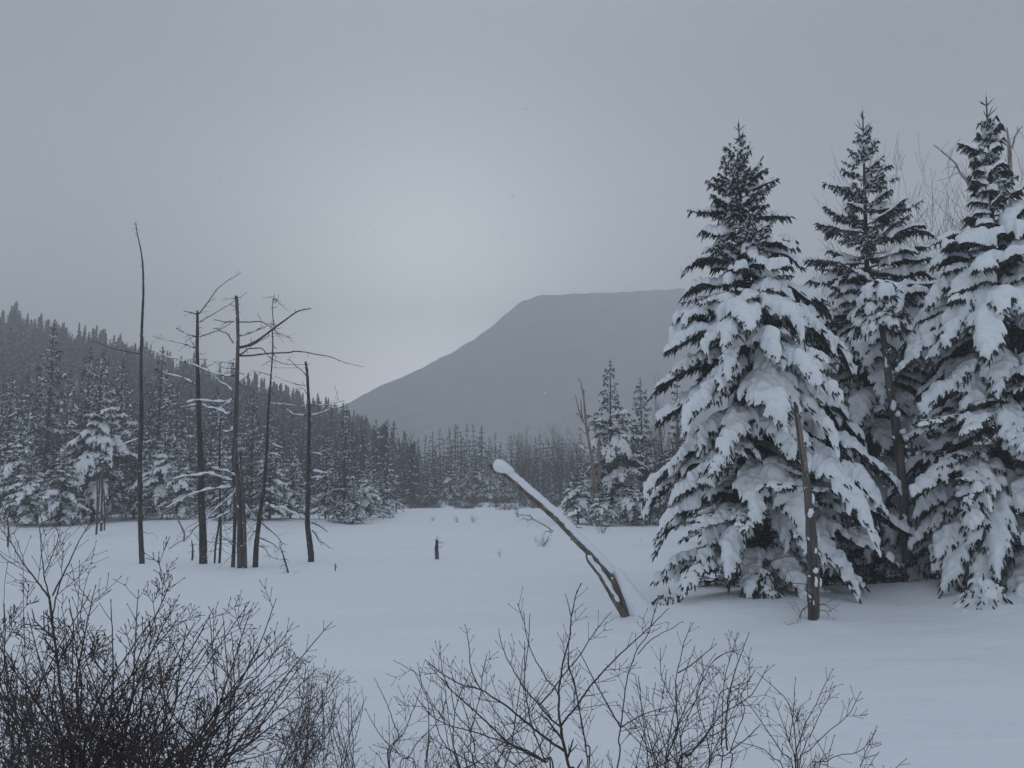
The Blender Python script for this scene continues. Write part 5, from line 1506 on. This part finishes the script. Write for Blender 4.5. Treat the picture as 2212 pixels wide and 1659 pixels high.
# small shrubs poking out of the far snowfield
def small_shrub_mesh(seed, n=12, hgt=1.0, spread=.6, fine=1):
    rng = np.random.RandomState(seed); m = MB()
    for i in range(n):
        a = rng.uniform(0, 6.28); s_ = spread * rng.uniform(.1, 1)
        grow(m, (rng.uniform(-.15, .15), rng.uniform(-.15, .15), -.05), (math.cos(a) * s_, math.sin(a) * s_, 1), hgt * rng.uniform(.35, .6), .008, 2, rng, .5, .1, 3, 3, (1, 3), .6, .12, rmin=.0035)
    return m.mesh('small_shrub', [TWIG_GREY])
SS = [small_shrub_mesh(60 + i, 10 + i * 2) for i in range(4)]
def small_shrub(px, py, hpx, wpx, label, group=None, k=0):
    Y = depth_of(py + 0.0, 0.0); Y = min(Y, 96)
    for _ in range(4):
        b = on_ground(px, Y); Y = min(depth_of(py, b[2]), 97) if b[2] < 2.4 else Y
    b = on_ground(px, Y)
    o = bpy.data.objects.new('bare_shrub', SS[k % 4]); COL.objects.link(o)
    H = hpx * mpp(Y); Wd = wpx * mpp(Y)
    o.location = tuple(b); o.rotation_euler = (0, 0, k * 1.3); o.scale = (Wd / 1.1, Wd / 1.1, H / 1.0)
    tag(o, label, 'shrub', group)
small_shrub(1172, 1180, 28, 62, 'low leafless bush beside the middle of the leaning log', None, 1)
small_shrub(1022, 1129, 20, 26, 'small tuft of twigs in the snow left of the leaning log tip', None, 2)
small_shrub(988, 1129, 14, 18, 'smallest tuft of twigs in the far snowfield', None, 3)
small_shrub(1080, 1204, 22, 16, 'two or three thin stalks in the snow between the stump and the leaning log', None, 0)
small_shrub(935, 1126, 12, 18, 'tuft of grass like twigs at the far left of the snowfield clearing', None, 1)
small_shrub(985, 1094, 17, 40, 'dark round bush where the snowfield narrows', None, 2)
small_shrub(1118, 1118, 26, 22, 'thin bush at the end of the fallen bent branch', None, 3)
small_shrub(845, 1120, 30, 44, 'scrubby bush at the right end of the left forest edge', None, 0)
small_shrub(1300, 1152, 34, 60, 'scrubby leafless bush in front of the pale broken snag', None, 1)
rs = np.random.RandomState(77)
SSF = []
for i in range(4):
    r_ = np.random.RandomState(160 + i); m_ = MB()
    for j in range(30):
        a_ = r_.uniform(0, 6.28); s_ = .55 * r_.uniform(.1, 1)
        grow(m_, (r_.uniform(-.5, .5), r_.uniform(-.5, .5), -.05), (math.cos(a_) * s_, math.sin(a_) * s_, 1), r_.uniform(.25, .55), .014, 1, r_, .5, .1, 3, 2, (1, 3), .7, .15, rmin=.010)
    SSF.append(m_.mesh('scrub', [TWIG]))
SS = SSF
for i in range(120):
    px = rs.uniform(815, 1290); t_ = rs.rand() ** .55
    if float(fbm(px * .05, 0, 1.0, 2)) < -.15: continue
    Y = 70 + 21 * t_; b = on_ground(px, Y)
    o = bpy.data.objects.new('bare_shrub', SS[i % 4]); COL.objects.link(o)
    H = rs.uniform(.2, .5) + .5 * t_ ** 3 * rs.rand(); Wd = rs.uniform(.6, 1.6) + .5 * t_
    o.location = tuple(b); o.rotation_euler = (0, 0, i * 1.3); o.scale = (Wd, Wd, H * 1.4)
    tag(o, 'low brushy shrub in the belt of scrub before the far treeline', 'shrub', 'scrub before the far treeline')
# bent fallen branch
t = DeadTree('fallen_branch', 'bent dead branch arching out of the snow left of the leaning log', 1190, 36.5, 60, BARK_DARK, 'branch')
t.branch(ZG, [(690, 752), (640, 710), (560, 665), (505, 632), (480, 605), (430, 600), (380, 595), (350, 580)], 5, 2, KG, slope=0.0, twigs=5, tw=.3)
t.branch(ZG, [(505, 632), (460, 645), (430, 630), (400, 600)], 3, 1.5, KG, slope=0.1, twigs=4, tw=.3)
t.branch(ZG, [(680, 760), (640, 745), (620, 750), (605, 770)], 4, 2, KG, slope=0.0, twigs=1, tw=.3)
t.done()
t = DeadTree('fallen_branch', 'short dark stick lying on the snow just behind the leaning log', 1250, 38.5, 61, BARK_DARK, 'branch')
t.branch(ZG, [(880, 700), (915, 714), (958, 716)], 5, 3, KG, slope=0.0)
t.done()
t = DeadTree('fallen_branch', 'thin dead branch leaning out of the snow behind the leaning log', 1275, 41.5, 62, BARK_DARK, 'branch')
t.branch(ZG, [(1050, 690), (1000, 650), (950, 620), (890, 605)], 4, 2, KG, slope=0.0, twigs=3, tw=.4)
t.done()

# falling snow
rs = np.random.RandomState(5)
fl = MB()
nf_ = 3200
Yf = 2.5 + 42 * rs.rand(nf_) ** 0.6
pxs = rs.uniform(-80, 2300, nf_); pys = rs.uniform(-60, 1560, nf_)
P0 = np.array([at(a, b, c) for a, b, c in zip(pxs, pys, Yf)])
P0 = P0[P0[:, 2] > 0.05]
sz = (rs.uniform(.006, .012, len(P0)) * np.clip(P0[:, 1] / 14, .6, 1.6))[:, None]
dv = np.stack([rs.normal(0, .6, len(P0)), rs.normal(0, .6, len(P0)), rs.normal(0, .6, len(P0))], -1)
fl.spindles(P0 - dv * sz, P0 + dv * sz, sz[:, 0] * .8, sz[:, 0])
tag(fl.build('falling_snow', SNOW, smooth=False), 'fine snowflakes drifting through the air', 'snowflakes', kind='stuff')

# ------------------------------------------------------------------ the air
def haze_box():
    x0, x1, y0, y1, z0, z1 = -760, 1000, -60, 935, -1.6 - 20, 205
    v = [(x, y, z) for z in (z0, z1) for y in (y0, y1) for x in (x0, x1)]
    q = [(0, 2, 3, 1), (4, 5, 7, 6), (0, 1, 5, 4), (2, 6, 7, 3), (0, 4, 6, 2), (1, 3, 7, 5)]
    m = bpy.data.materials.new('haze')
    m.use_nodes = True
    t = m.node_tree
    for n in list(t.nodes): t.nodes.remove(n)
    o = t.nodes.new('ShaderNodeOutputMaterial')
    p = t.nodes.new('ShaderNodeVolumePrincipled')
    p.inputs['Color'].default_value = (0.94, 0.965, 0.99, 1)
    p.inputs['Density'].default_value = HAZE_DENSITY
    p.inputs['Anisotropy'].default_value = 0.2
    t.links.new(p.outputs[0], o.inputs['Volume'])
    mb = MB(); mb.add(v, None, q)
    tag(mb.build('haze', m, smooth=False), kind='stuff')
haze_box()
